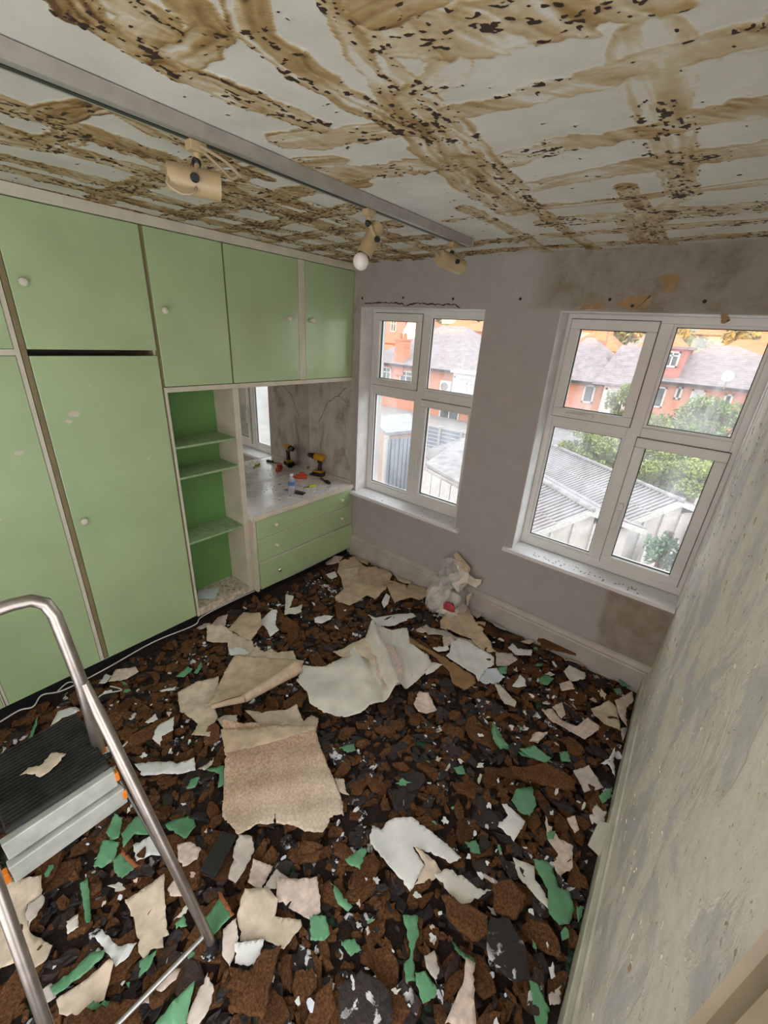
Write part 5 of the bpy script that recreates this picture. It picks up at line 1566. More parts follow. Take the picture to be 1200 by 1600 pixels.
# cordless drill standing on its battery
def drill():
    p = wtp(511, 744); p.y = -0.075; p.x = -0.30
    r = empty('cordless_drill', p, 0.0)
    tag(r, 'yellow and black cordless drill standing on its battery by the wall', 'drill')
    ax = Vector((-0.97, -0.25, 0.10)).normalized()      # nose points back to the mirror
    up = Vector((0, 0, 1)); sd_ = ax.cross(up).normalized(); ang = math.atan2(ax.y, ax.x)
    def rb(m):   # rotate a part built along +x to the drill's heading
        ca, sa = math.cos(ang), math.sin(ang)
        m.v = [(a*ca-b*sa, a*sa+b*ca, c_) for a, b, c_ in m.v]; return m
    rb(MB().box(-0.045, 0.060, -0.034, 0.034, 0.0, 0.036)).build('battery', MAT['black'], r, bevel=0.006)
    rb(MB().box(-0.040, 0.050, -0.030, 0.030, 0.036, 0.054)).build('battery_mount', MAT['yellow'], r, bevel=0.006)
    m = MB(); m.tube([(0.0, 0, 0.050), (-0.006, 0, 0.09), (-0.012, 0, 0.130), (-0.010, 0, 0.150)], [0.020, 0.017, 0.018, 0.024], 12)
    autosmooth(rb(m).build('grip', MAT['darkgrip'], r))
    m = MB(); m.lathe([(0.012, -0.055), (0.026, -0.050), (0.031, -0.035), (0.031, 0.035), (0.028, 0.045)], (0, 0, 0.172), (1, 0, 0.06), 18)
    autosmooth(rb(m).build('motor_housing', MAT['yellow'], r))
    m = MB(); m.lathe([(0.027, 0.045), (0.027, 0.065), (0.022, 0.072), (0.022, 0.095), (0.014, 0.115), (0.006, 0.120)], (0, 0, 0.172), (1, 0, 0.06), 18)
    autosmooth(rb(m).build('chuck', MAT['black'], r))
    m = MB(); m.lathe([(0.0035, 0.118), (0.0035, 0.160), (0.002, 0.172)], (0, 0, 0.172), (1, 0, 0.06), 8)
    rb(m).build('driver_bit', MAT['greymetal'], r)
    rb(MB().box(0.006, 0.018, -0.008, 0.008, 0.118, 0.142)).build('trigger', MAT['black'], r, bevel=0.003)
drill()
def bottle():
    p = wtp(456, 771)
    r = empty('water_bottle', p)
    tag(r, 'small clear plastic water bottle standing on the worktop', 'bottle')
    m = MB(); m.lathe([(0.020, 0.0), (0.027, 0.004), (0.028, 0.03), (0.0255, 0.05), (0.028, 0.07), (0.028, 0.105), (0.022, 0.125), (0.012, 0.140), (0.011, 0.150)], (0, 0, 0), (0, 0, 1), 20)
    autosmooth(m.build('bottle_body', MAT['bottle'], r), 60)
    m = MB(); m.lathe([(0.0285, 0.072), (0.0288, 0.073), (0.0288, 0.103), (0.0285, 0.104)], (0, 0, 0), (0, 0, 1), 20)
    autosmooth(m.build('bottle_label', MAT['label'], r))
    m = MB(); m.lathe([(0.013, 0.148), (0.0135, 0.150), (0.0135, 0.164), (0.012, 0.166)], (0, 0, 0), (0, 0, 1), 16)
    m.build('cap', MAT['p_white'], r)
bottle()
def tool_pair(name, label, cat, a, b, parts, w=0.010):
    A = wtp(*a); B = wtp(*b)
    r = empty(name, A); tag(r, label, cat)
    d = B - A; L = d.length; d.normalize(); s = Vector((-d.y, d.x, 0))
    for nm, mat, t0_, t1_, off, hw, th in parts:
        P = [d*(t0_*L) + s*(off-hw), d*(t1_*L) + s*(off-hw*0.8), d*(t1_*L) + s*(off+hw*0.8), d*(t0_*L) + s*(off+hw)]
        m = MB(); m.prism([(q.x, q.y) for q in P], 0.0, th, 2)
        m.build(nm, MAT[mat], r, bevel=0.002)
tool_pair('pliers', 'grey pliers lying in front of the water bottle', 'pliers', (446,766), (476,773), [('jaw','greymetal',0.0,0.35,0.004,0.007,0.012),('jaw','greymetal',0.0,0.35,-0.006,0.006,0.012),('handle','greymetal',0.33,1.0,0.016,0.007,0.014),('handle','darkgrip',0.33,1.0,-0.016,0.007,0.014)])
tool_pair('utility_knife', 'yellow handled utility knife on the worktop', 'knife', (474,762), (494,760), [('blade','greymetal',0.0,0.45,0,0.006,0.004),('handle','yellowgreen',0.42,1.0,0,0.014,0.020)])
tool_pair('scraper', 'brown bladed scraper with dark handle near the worktop end', 'scraper', (501,748), (515,757), [('blade','brownblade',0.0,0.62,0,0.014,0.006),('handle','darkgrip',0.58,1.0,0,0.016,0.018)])
tool_pair('adjustable_wrench', 'dark wrench lying beside the drill', 'wrench', (484,742), (500,743), [('jaw','darkgrip',0.0,0.3,0.010,0.010,0.012),('jaw','darkgrip',0.0,0.3,-0.012,0.008,0.012),('shaft','darkgrip',0.25,1.0,0,0.010,0.010)])
def orange_thing():
    p = wtp(471, 747)
    r = empty('extension_reel_plug', p); tag(r, 'orange-red plastic plug adaptor behind the water bottle', 'plug')
    m = MB(); m.box(-0.05, 0.05, -0.022, 0.022, 0.0, 0.030); m.build('housing', MAT['orange_red'], r, bevel=0.006)
    m = MB(); m.box(-0.020, 0.028, -0.016, 0.018, 0.030, 0.052); m.build('raised_block', MAT['orange_red'], r, bevel=0.006)
    m = MB(); m.box(-0.075, -0.052, -0.014, 0.014, 0.004, 0.022); m.build('plug_end', MAT['orange_red'], r, bevel=0.005)
    r.rotation_euler = (0, 0, 0.9)
orange_thing()

# ================================================================== OUTSIDE
GZ = -3.1
def brick_mat(name, c1, c2):
    m, nt, p = new_mat(name)
    v = coords(nt)
    b = nn(nt, 'ShaderNodeTexBrick')
    mp = nn(nt, 'ShaderNodeMapping'); nt.links.new(v, mp.inputs['Vector']); mp.inputs['Rotation'].default_value = (PI/2, 0, 0)
    nt.links.new(mp.outputs[0], b.inputs['Vector'])
    b.inputs['Color1'].default_value = (*c1, 1); b.inputs['Color2'].default_value = (*c2, 1); b.inputs['Mortar'].default_value = (0.55, 0.42, 0.34, 1)
    b.inputs['Scale'].default_value = 4.4; b.inputs['Mortar Size'].default_value = 0.012
    nt.links.new(b.outputs['Color'], p.inputs['Base Color']); p.inputs['Roughness'].default_value = 0.9
    return m
def tile_mat(name, c1, c2, sc=3.2):
    m, nt, p = new_mat(name)
    v = coords(nt)
    f = noise(nt, v, 3.0, 6, 0.7)
    wv = nn(nt, 'ShaderNodeTexWave', bands_direction='Z'); nt.links.new(v, wv.inputs['Vector'])
    wv.inputs['Scale'].default_value = sc; wv.inputs['Distortion'].default_value = 0.6
    c = ramp(nt, f, [(0.3, c1), (0.7, c2)])
    c = mixc(nt, 0.30, c, ramp(nt, wv.outputs['Color'], [(0.3, (0.55, 0.55, 0.55)), (0.6, (1, 1, 1))]), 'MULTIPLY')
    nt.links.new(c, p.inputs['Base Color']); p.inputs['Roughness'].default_value = 0.85
    return m
MAT['brick'] = brick_mat('red_brick_wall', (0.50, 0.17, 0.085), (0.60, 0.24, 0.13))
MAT['roof_grey'] = tile_mat('weathered_roof_tiles', (0.19, 0.165, 0.175), (0.36, 0.31, 0.32))
MAT['roof_red'] = tile_mat('terracotta_roof_tiles', (0.42, 0.15, 0.07), (0.60, 0.24, 0.11))
MAT['tilehung'] = tile_mat('red_hung_tiles', (0.46, 0.16, 0.13), (0.58, 0.24, 0.20))
MAT['render'] = simple('pale_render', (0.68, 0.62, 0.54), 0.8)
MAT['wframe'] = simple('white_window_paint', (0.62, 0.62, 0.60), 0.5)
MAT['wglass'] = simple('dark_window_glass', (0.10, 0.12, 0.13), 0.15, var=0.3, scale=2)
MAT['curtain'] = simple('net_curtain', (0.55, 0.56, 0.56), 0.7, scale=3)
MAT['tarmac'] = simple('grey_yard', (0.30, 0.29, 0.28), 0.9, scale=2)
MAT['asbestos'] = simple('grey_cement_sheet', (0.26, 0.25, 0.255), 0.9, var=0.25, scale=5)
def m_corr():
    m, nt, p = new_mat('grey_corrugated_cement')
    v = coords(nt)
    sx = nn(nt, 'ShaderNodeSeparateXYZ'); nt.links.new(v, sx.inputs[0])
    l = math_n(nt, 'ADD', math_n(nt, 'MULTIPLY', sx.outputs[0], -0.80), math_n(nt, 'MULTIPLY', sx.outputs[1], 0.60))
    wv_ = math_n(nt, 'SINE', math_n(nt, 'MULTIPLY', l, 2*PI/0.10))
    valley_shade = ramp(nt, math_n(nt, 'ADD', wv_, math_n(nt, 'MULTIPLY', noise(nt, v, 4, 5), 0.9)), [(0.0, (0.42, 0.41, 0.41)), (0.5, (1, 1, 1))])   # shade of the corrugation valleys put into the colour
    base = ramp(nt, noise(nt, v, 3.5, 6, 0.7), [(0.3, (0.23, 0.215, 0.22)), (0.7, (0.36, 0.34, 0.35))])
    nt.links.new(mixc(nt, 1.0, base, valley_shade, 'MULTIPLY'), p.inputs['Base Color']); p.inputs['Roughness'].default_value = 0.9
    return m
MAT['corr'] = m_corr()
MAT['conc'] = simple('pale_concrete_panel', (0.46, 0.44, 0.41), 0.85, var=0.15, scale=3)
MAT['concpost'] = simple('concrete_post', (0.46, 0.45, 0.43), 0.85)
MAT['blueslat'] = simple('blue_grey_fence_board', (0.24, 0.28, 0.33), 0.8)
MAT['browncladding'] = simple('brown_cladding', (0.42, 0.31, 0.25), 0.8)
MAT['felt'] = simple('grey_roof_felt', (0.28, 0.29, 0.31), 0.85, scale=3)
MAT['hill'] = simple('hillside_grass', (0.16, 0.18, 0.06), 0.95, var=0.4, scale=0.15)
MAT['leaf'] = simple('mid_green_leaves', (0.16, 0.26, 0.065), 0.6, var=0.5, scale=2.5)
MAT['leaf_b'] = simple('yellow_green_leaves', (0.23, 0.29, 0.075), 0.6, var=0.45, scale=2.0)
MAT['leaf_c'] = simple('blue_green_leaves', (0.12, 0.22, 0.12), 0.6, var=0.45, scale=2.5)
MAT['leaf_far'] = simple('autumnal_leaves', (0.30, 0.26, 0.06), 0.7, var=0.4, scale=0.6)
MAT['bark'] = simple('bark', (0.12, 0.085, 0.06), 0.9)

# ground near the house, then the far hillside
m = MB(); m.box(-90, 60, 0.31, 40, GZ-0.3, GZ-2.0 if False else GZ); struct(m.build('floor_yard', MAT['tarmac']))
def hillside():
    xs = np.linspace(-150, 90, 60); ys = np.linspace(38, 150, 40)
    X, Y = np.meshgrid(xs, ys)
    Z = GZ - 0.2 + 15.5*np.clip((Y-38)/95, 0, 1)**1.15 + 1.2*(vnoise(X+200, Y, 0.06, 5)-0.5)*np.clip((Y-38)/20, 0, 1)
    me = bpy.data.meshes.new('hillside'); n = 60
    idx = np.arange(60*40).reshape(40, 60)
    F = np.stack([idx[:-1, :-1], idx[:-1, 1:], idx[1:, 1:], idx[1:, :-1]], -1).reshape(-1, 4)
    me.from_pydata(np.stack([X, Y, Z], -1).reshape(-1, 3).tolist(), [], F.tolist())
    o = link('hillside', me, MAT['hill'], smooth=True); struct(o)
    return o
hillside()
def hillz(y): return GZ - 0.2 + 15.5*min(max((y-38)/95, 0), 1)**1.15

def hip_roof(m, x0, x1, y0, y1, ze, zr, rl, oh=0.35, rx=None, ry=None):
    # ridge along x from rx[0] to rx[1] at depth ry
    ry = (y0+y1)/2 if ry is None else ry
    rx = rx or (x0 + (y1-y0)/2, x1 - (y1-y0)/2)
    a = [(x0-oh, y0-oh, ze), (x1+oh, y0-oh, ze), (x1+oh, y1+oh, ze), (x0-oh, y1+oh, ze), (rx[0], ry, zr), (rx[1], ry, zr)]
    a += [(q[0], q[1], ze-0.12) for q in a[:4]]
    m.add(a, [(0, 1, 5, 4), (1, 2, 5), (2, 3, 4, 5), (3, 0, 4), (6, 9, 8, 7), (0, 6, 7, 1), (1, 7, 8, 2), (2, 8, 9, 3), (3, 9, 6, 0)])
    return m
def house(label, x0, x1, y0, y1, zb, ze, zr, rx=None, ry=None, wallm='brick', roofm='roof_grey', wins=(), chim=(), name='house', group=None, gutter=True, cat='house', oh=0.35):
    o = Vector(((x0+x1)/2, (y0+y1)/2, zb)); r = empty(name, o)
    tag(r, label, cat, group)
    rel(r, MB().box(x0, x1, y0, y1, zb, ze)).build('wall', MAT[wallm], r)
    rel(r, hip_roof(MB(), x0, x1, y0, y1, ze, zr, 0, oh, rx, ry)).build('roof', MAT[roofm], r)
    if gutter: rel(r, MB().box(x0-oh-0.05, x1+oh+0.05, y0-oh-0.10, y0-oh, ze-0.16, ze-0.02)).build('gutter', MAT['black'], r)
    for (wx0, wx1, wz0, wz1, nm_, gl) in wins:
        window_on(r, wx0, wx1, wz0, wz1, y0, nm_, gl)
    for (cx_, cy_, cw, z0_, z1_) in chim:
        c = rel(r, MB().box(cx_-cw/2, cx_+cw/2, cy_-cw*0.4, cy_+cw*0.4, z0_, z1_).box(cx_-cw/2-.06, cx_+cw/2+.06, cy_-cw*0.4-.06, cy_+cw*0.4+.06, z1_, z1_+0.12)).build('chimney', MAT['brick'], r)
        pt = rel(r, MB().lathe([(0.13, 0), (0.10, 0.35)], (cx_-cw*0.2, cy_, z1_+0.12), (0, 0, 1), 10).lathe([(0.13, 0), (0.10, 0.35)], (cx_+cw*0.2, cy_, z1_+0.12), (0, 0, 1), 10)).build('chimney_pot', MAT['roof_red'], r)
        pt.parent = c
    return r
def window_on(r, wx0, wx1, wz0, wz1, y, n, gl='wglass', dp=0.05):
    fr = 0.09
    f = rel(r, MB().box(wx0, wx1, y-dp, y+0.02, wz0, wz0+fr).box(wx0, wx1, y-dp, y+0.02, wz1-fr, wz1).box(wx0, wx0+fr, y-dp, y+0.02, wz0, wz1).box(wx1-fr, wx1, y-dp, y+0.02, wz0, wz1)).build('window', MAT['wframe'], r)
    q = rel(r, MB().box(wx0+fr, wx1-fr, y-0.012, y+0.01, wz0+fr, wz1-fr)).build('pane', MAT[gl], r); q.parent = f
    if n > 1:
        m = MB()
        for k in range(1, n):
            x = wx0 + (wx1-wx0)*k/n; m.box(x-0.035, x+0.035, y-dp+0.005, y, wz0+fr, wz1-fr)
        m.box(wx0+fr, wx1-fr, y-dp+0.005, y, wz1-(wz1-wz0)*0.32, wz1-(wz1-wz0)*0.32+0.06)
        q = rel(r, m).build('glazing_bar', MAT['wframe'], r); q.parent = f

def gx_(px, py, y): 
    q = at(px, py, 1, y); return q.x
# left window: brick house with hipped roof, chimney and white bay
h = house('brick house with big grey hipped roof and chimney seen through the left window', -18.8, -9.9, 22, 31, -5.0, -0.05, 2.62, rx=(-15.7, -13.7), ry=26.5,
      wins=((-17.55, -16.75, -1.55, -0.35, 2, 'wglass'), (-15.95, -14.85, -1.60, -0.45, 2, 'wglass')), chim=((-16.05, 22.2, 0.85, -0.8, 1.45),))
m = MB().box(-11.05, -8.6, 20.9, 22.0, -1.60, -0.10); rel(h, m).build('bay', MAT['wframe'], h)
window_on(h, -10.95, -8.7, -1.45, -0.30, 20.9, 5, 'curtain')
rel(h, MB().box(-11.2, -8.0, 20.75, 22.0, -0.10, 0.05)).build('bay_roof', MAT['wframe'], h)
rel(h, MB().box(-12.4, -8.0, 21.3, 22.0, -1.95, -1.70)).build('lean_to_roof', MAT['felt'], h)
window_on(h, -12.4, -10.9, -4.6, -2.5, 22, 2, 'wglass'); window_on(h, -9.9, -8.7, -4.7, -2.6, 22, 2, 'curtain')
a = Vector((-11.95, 21.75, -1.45)); r = empty('air_conditioner', a); tag(r, 'white air conditioning unit on the brick house wall', 'air conditioner')
MB().box(-0.42, 0.42, -0.15, 0.24, 0.0, 0.72).build('casing', MAT['wframe'], r, bevel=0.02)
m = MB(); m.lathe([(0.26, 0), (0.26, 0.02), (0.22, 0.02), (0.22, 0.005), (0.06, 0.005), (0.06, 0.02)], (-0.06, -0.15, 0.36), (0, -1, 0), 20); m.build('fan_grille', MAT['greymetal'], r)
# red house behind with dormer and white bargeboards
h = house('red house with white gable behind the hipped roof in the left window', -43, -31.5, 45, 54, -3.0, 0.2, 6.0, rx=(-39, -35), wallm='tilehung', roofm='roof_red',
      wins=((-36.6, -35.7, 2.0, 3.4, 2, 'wglass'), (-34.9, -34.0, 2.0, 3.4, 2, 'wglass')), oh=0.2)
m = MB(); m.box(-38.5, -32.6, 44.6, 50, 0.6, 4.2); rel(h, m).build('dormer', MAT['tilehung'], h)
window_on(h, -36.6, -35.7, 2.0, 3.4, 44.6, 2); window_on(h, -34.9, -34.0, 2.0, 3.4, 44.6, 2)
m = MB(); m.add([(-33.6, 44.2, 0.2), (-29.4, 44.2, 0.2), (-31.1, 44.2, 4.6), (-33.6, 44.5, 0.2), (-29.4, 44.5, 0.2), (-31.1, 44.5, 4.6)], [(0, 1, 2), (5, 4, 3), (0, 3, 4, 1), (1, 4, 5, 2), (2, 5, 3, 0)])
rel(h, m).build('gable', MAT['wframe'], h)
house('pale rendered house low behind the chimney in the left window', -35.0, -29.5, 38.5, 43, -3.0, -0.9, 0.5, rx=(-33, -31.5), wallm='render', roofm='roof_red')
house('red tiled house at the right edge of the left window', -21.5, -14.0, 40, 47, -3.0, 2.6, 4.4, rx=(-19, -16.5), wallm='tilehung', roofm='roof_red', wins=((-16.5, -15.2, 0.8, 2.1, 2, 'wglass'),))
# right window: near brick houses
h = house('brick house with grey hipped roof in the left part of the right window', -6.4, -2.6, 24, 31, -5.0, 0.05, 2.35, rx=(-5.45, -5.0), ry=27,
      wins=((-4.15, -3.55, -1.15, -0.15, 1, 'wglass'), (-6.1, -5.6, -1.2, -0.2, 1, 'wglass')), chim=((-5.0, 28.5, 0.7, 1.6, 3.0),))
rel(h, MB().box(-3.0, -1.9, 23.4, 30, -5.0, 0.10)).build('rear_wing', MAT['render'], h)
window_on(h, -2.9, -2.0, -1.9, -0.15, 23.4, 2, 'curtain')
rel(h, hip_roof(MB(), -3.4, -2.0, 23.4, 31, 0.10, 2.05, 0, 0.2, (-3.3, -2.0), 26.5)).build('wing_roof', MAT['roof_grey'], h)
rel(h, MB().add([(-5.6, 23.0, -2.6), (-3.0, 23.0, -2.6), (-3.6, 24, -1.75), (-5.2, 24, -1.75), (-5.6, 23.0, -2.7), (-3.0, 23.0, -2.7)], [(0, 1, 2, 3), (0, 4, 5, 1)])).build('porch_roof', MAT['tilehung'], h)
h = house('brick house with wide grey hipped roof and satellite dish in the right window', -1.25, 7.2, 25, 33, -5.0, 0.42, 2.35, rx=(0.9, 2.0), ry=28.5,
      wins=((-0.75, -0.25, -1.0, 0.1, 1, 'wglass'), (0.15, 0.45, -0.45, 0.2, 1, 'wglass'), (0.85, 1.45, -0.85, 0.15, 2, 'curtain'), (2.25, 2.6, -0.9, 0.1, 1, 'wglass'), (3.1, 4.2, -1.1, 0.15, 3, 'curtain'), (4.35, 5.4, -1.1, 0.15, 3, 'curtain')))
rel(h, MB().box(-1.24, 0.05, 25.0, 29, 0.50, 2.0)).build('dormer', MAT['tilehung'], h)
rel(h, MB().box(-1.4, 0.20, 24.8, 29, 2.0, 2.14)).build('dormer_roof', MAT['roof_grey'], h)
window_on(h, -1.15, -0.15, 1.1, 1.9, 25.0, 3)
rel(h, MB().add([(3.35, 27.2, 1.55), (3.85, 27.2, 1.55), (3.85, 27.8, 2.0), (3.35, 27.8, 2.0), (3.35, 27.2, 1.45), (3.85, 27.2, 1.45)], [(0, 1, 2, 3), (0, 4, 5, 1)])).build('skylight', MAT['wglass'], h)
d = at(1138, 588, 1, 24.3); r = empty('satellite_dish', (d.x, 24.3, d.z-0.35)); tag(r, 'round white satellite dish on the roof edge in the right window', 'satellite dish')
m = MB(); m.lathe([(0.02, 0.0), (0.15, 0.03), (0.25, 0.08), (0.25, 0.095), (0.14, 0.04), (0.02, 0.015)], (0, 0, 0.35), (-0.2, -1, 0.15), 22); autosmooth(m.build('dish', MAT['wframe'], r), 60)
MB().tube([(0, 0, -0.25), (0, 0.02, 0.35)], 0.03, 8).build('pole', MAT['greymetal'], r)
MB().tube([(0, -0.05, 0.10), (-0.05, -0.22, 0.32)], 0.012, 6).build('receiver_arm', MAT['greymetal'], r)
# sunlit houses climbing the hillside
HROWS = []
hr_ = random.Random(17)
ORD = ('first', 'second', 'third', 'fourth', 'fifth', 'sixth', 'seventh', 'eighth')
for (y, xa, xb, row) in ((56, -15.5, 13, 'lower row seen through the right window'), (74, -20, 16, 'middle row seen through the right window'), (95, -24, 20, 'top row seen through the right window'),
                         (66, -56, -27, 'lower row seen through the left window'), (90, -72, -36, 'upper row seen through the left window')):
    x = xa; k = 0
    while x < xb and k < 8:
        wd = hr_.uniform(5.2, 6.6)
        HROWS.append((x, x+wd, y+hr_.uniform(-2, 2), hr_.choice(('render', 'brick', 'render')), '%s sunlit house from the left in the %s' % (ORD[k], row)))
        x += wd + hr_.uniform(0.8, 2.6); k += 1
for (a, b, c, wm, lab) in HROWS:
    d = c + 5.5
    zb = hillz(c) - 1.6; ze = zb + 3.9; zr = ze + 2.3; mx = (a+b)/2
    wl = tuple((a + (b-a)*t, a + (b-a)*t + 1.1, ze-1.6, ze-0.5, 2, 'curtain') for t in (0.12, 0.42, 0.70))
    house(lab, a, b, c, d, zb, ze, zr, rx=(a+2.2, b-2.2), wallm=wm, roofm='roof_red', wins=wl, chim=((mx+hr_.uniform(-1.2, 1.2), (c+d)/2, 0.8, zr-0.8, zr+0.7),), group='sunlit houses on the hillside')

# ---- trees and bushes made of leaves
def tree(name, label, cx, cy, zb, rx, ry, rz, zc, mat, nleaf, ls, seed, cat='tree', group=None, trunk=True):
    r = empty(name, (cx, cy, zb)); tag(r, label, cat, group)
    R = np.random.RandomState(seed)
    # foliage clumps
    nc = 26
    cl = R.normal(size=(nc, 3)); cl /= np.linalg.norm(cl, axis=1)[:, None]; cl *= (0.45+0.5*R.rand(nc))[:, None]
    k = R.randint(0, nc, nleaf)
    d = R.normal(size=(nleaf, 3)); d /= np.linalg.norm(d, axis=1)[:, None]
    P = cl[k] + d*(0.34*(0.55+0.45*R.rand(nleaf)))[:, None]
    P *= np.array([rx, ry, rz]); P[:, 2] += zc - zb
    P = P[P[:, 2] > 0.02]
    n = len(P)
    a = R.normal(size=(n, 3)); a /= np.linalg.norm(a, axis=1)[:, None]
    b = np.cross(a, R.normal(size=(n, 3))); b /= np.linalg.norm(b, axis=1)[:, None]
    s = ls*(0.6+0.8*R.rand(n))[:, None]
    V = np.stack([P - a*s, P + b*s*0.45, P + a*s, P - b*s*0.45], 1).reshape(-1, 3)
    F = np.arange(4*n).reshape(n, 4)
    me = bpy.data.meshes.new('foliage'); me.from_pydata(V.tolist(), [], F.tolist())
    link('foliage', me, MAT[mat], r)
    if trunk:
        m = MB(); m.tube([(0, 0, 0), (0.05*rx, 0, (zc-zb)*0.5), (0, 0.03*ry, (zc-zb)*1.1)], [0.09*rx+0.03, 0.07*rx+0.02, 0.03], 8)
        for q in range(4):
            e = cl[q]*np.array([rx, ry, rz])*0.8; m.tube([(0, 0, (zc-zb)*0.6), (e[0], e[1], zc-zb+e[2])], [0.04*rx+0.015, 0.012], 6)
        m.build('trunk', MAT['bark'], r)
    return r
GRP = 'bushes behind the garages'
q = at(1122, 664, 1, 14); tree('bushy_tree', 'big dark green bushy tree in front of the dish house', q.x, 14, GZ, 1.22, 1.1, 0.80, q.z, 'leaf', 7500, 0.058, 1, group=GRP)
q = at(1180, 660, 1, 15); tree('bushy_tree', 'pale loose tree at the right edge of the upper right pane', q.x+0.3, 15, GZ, 0.7, 0.7, 0.8, q.z, 'leaf_c', 1500, 0.09, 2, group=GRP)
q = at(1018, 672, 1, 13); tree('bushy_tree', 'yellow green bush left of the big bushy tree', q.x, 13, GZ, 0.75, 0.7, 0.85, q.z, 'leaf_b', 2200, 0.08, 3, group=GRP)
q = at(970, 630, 1, 18); tree('bushy_tree', 'light green tree in front of the pale rear wing', q.x, 18, GZ-0.5, 0.55, 0.5, 0.95, q.z, 'leaf_b', 1700, 0.075, 4, group=GRP)
q = at(935, 708, 1, 10); tree('garden_bush', 'light green bush behind the corrugated roof in the lower left pane', q.x, 10.0, GZ, 1.15, 0.8, 0.55, q.z, 'leaf_b', 7000, 0.045, 5, 'bush', GRP)
q = at(1050, 738, 1, 8.6); tree('garden_bush', 'large yellow green bush behind the corrugated roof in the lower right pane', q.x, 8.6, GZ, 1.05, 0.75, 0.60, q.z-0.05, 'leaf_b', 8500, 0.043, 6, 'bush', GRP)
q = at(1100, 735, 1, 10.5); tree('garden_bush', 'blue green bush at the right of the lower right pane', q.x+0.2, 10.5, GZ, 1.0, 0.8, 0.8, q.z, 'leaf_c', 3000, 0.08, 7, 'bush', GRP)
q = at(1035, 868, 1, 3.0); tree('garden_bush', 'small blue green shrub growing against the garage wall', q.x, 3.1, GZ, 0.20, 0.16, 0.26, q.z, 'leaf_c', 1300, 0.026, 8, 'bush', GRP)
FT = [(-12, 66), (-5.5, 66), (1.5, 67), (9.5, 66), (-17, 85), (-8, 85), (-1, 85), (6, 86), (14, 85), (-14, 106), (-5, 107), (3, 106), (11, 107), (-33, 78), (-42, 79), (-51, 78), (-45, 103), (-56, 104), (-37, 104), (18, 106)]
for i, (x, y) in enumerate(FT):
    tree('hillside_tree', 'sunlit yellow orange tree among the hillside houses', x, y, hillz(y)-0.5, 2.6, 2.2, 2.0+0.5*(i % 3), hillz(y)+2.4, 'leaf_far', 1100, 0.42, 40+i, 'tree', 'sunlit trees on the hillside')

# ---- garages with corrugated roofs
def garage(label, apex, u, v, L, W, rise, wall_h, ncor=16, seed=0, group='concrete garages behind the house'):
    # apex: front gable top; u: unit vector along the ridge going away; v: across
    A = Vector(apex); u = Vector((*u, 0)).normalized(); v = Vector((*v, 0)).normalized()
    base = Vector((A.x, A.y, GZ)); r = empty('garage', base); tag(r, label, 'garage', group)
    def pt(l, s, z): return u*l + v*s + Vector((0, 0, z - GZ))
    ze = A.z - rise
    # walls as concrete panels
    hw = W/2 - 0.12
    n = 5
    for k in range(n):
        s0, s1 = -hw + 2*hw*k/n + 0.02, -hw + 2*hw*(k+1)/n - 0.02
        z0_, z1_ = GZ, ze + rise*(1-max(abs(s0), abs(s1))/(W/2)) - 0.08
        m = MB(); P = [pt(0.10, s0, z0_), pt(0.10, s1, z0_), pt(0.10, s1, z1_), pt(0.10, s0, z1_)]; Q = [p + u*0.06 for p in P]
        m.add(P+Q, [(0, 1, 2, 3), (7, 6, 5, 4), (0, 4, 5, 1), (1, 5, 6, 2), (2, 6, 7, 3), (3, 7, 4, 0)]); m.build('wall_panel', MAT['conc'], r)
        if k:
            m = MB(); P = [pt(0.06, s0-0.05, z0_), pt(0.06, s0+0.02, z0_), pt(0.06, s0+0.02, z1_), pt(0.06, s0-0.05, z1_)]; Q = [p + u*0.05 for p in P]
            m.add(P+Q, [(0, 1, 2, 3), (7, 6, 5, 4), (0, 4, 5, 1), (1, 5, 6, 2), (2, 6, 7, 3), (3, 7, 4, 0)]); m.build('panel_rib', MAT['concpost'], r)
    for sg in (-1, 1):
        m = MB(); P = [pt(0.12, sg*hw, GZ), pt(L, sg*hw, GZ), pt(L, sg*hw, ze), pt(0.12, sg*hw, ze)]; Q = [p - v*sg*0.06 for p in P]
        m.add(P+Q, [(0, 1, 2, 3), (7, 6, 5, 4), (0, 4, 5, 1), (1, 5, 6, 2), (2, 6, 7, 3), (3, 7, 4, 0)]); m.build('side_wall', MAT['conc'], r)
        # corrugated sheet: waves run down the slope
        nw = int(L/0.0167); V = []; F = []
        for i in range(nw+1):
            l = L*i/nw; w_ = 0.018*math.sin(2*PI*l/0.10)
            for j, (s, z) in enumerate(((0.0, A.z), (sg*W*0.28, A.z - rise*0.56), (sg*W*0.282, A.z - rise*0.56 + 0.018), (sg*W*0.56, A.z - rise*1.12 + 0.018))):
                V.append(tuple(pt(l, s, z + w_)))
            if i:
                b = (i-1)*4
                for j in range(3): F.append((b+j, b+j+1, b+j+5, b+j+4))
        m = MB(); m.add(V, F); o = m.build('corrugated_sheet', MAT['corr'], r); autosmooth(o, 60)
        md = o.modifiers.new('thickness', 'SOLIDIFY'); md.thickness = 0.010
        # barge board
        m = MB(); P = [pt(-0.03, 0, A.z+0.01), pt(-0.03, sg*W*0.565, A.z - rise*1.13 + 0.01), pt(-0.03, sg*W*0.565, A.z - rise*1.13 - 0.10), pt(-0.03, 0, A.z-0.10)]; Q = [p + u*0.04 for p in P]
        m.add(P+Q, [(0, 1, 2, 3), (7, 6, 5, 4), (0, 4, 5, 1), (1, 5, 6, 2), (2, 6, 7, 3), (3, 7, 4, 0)]); m.build('barge_board', MAT['concpost'], r)
    m = MB(); m.tube([pt(-0.03, 0, A.z+0.02), pt(L, 0, A.z+0.02)], 0.05, 8); m.build('ridge_cap', MAT['asbestos'], r)
U = (-0.80, 0.60); Vv = (0.60, 0.80)
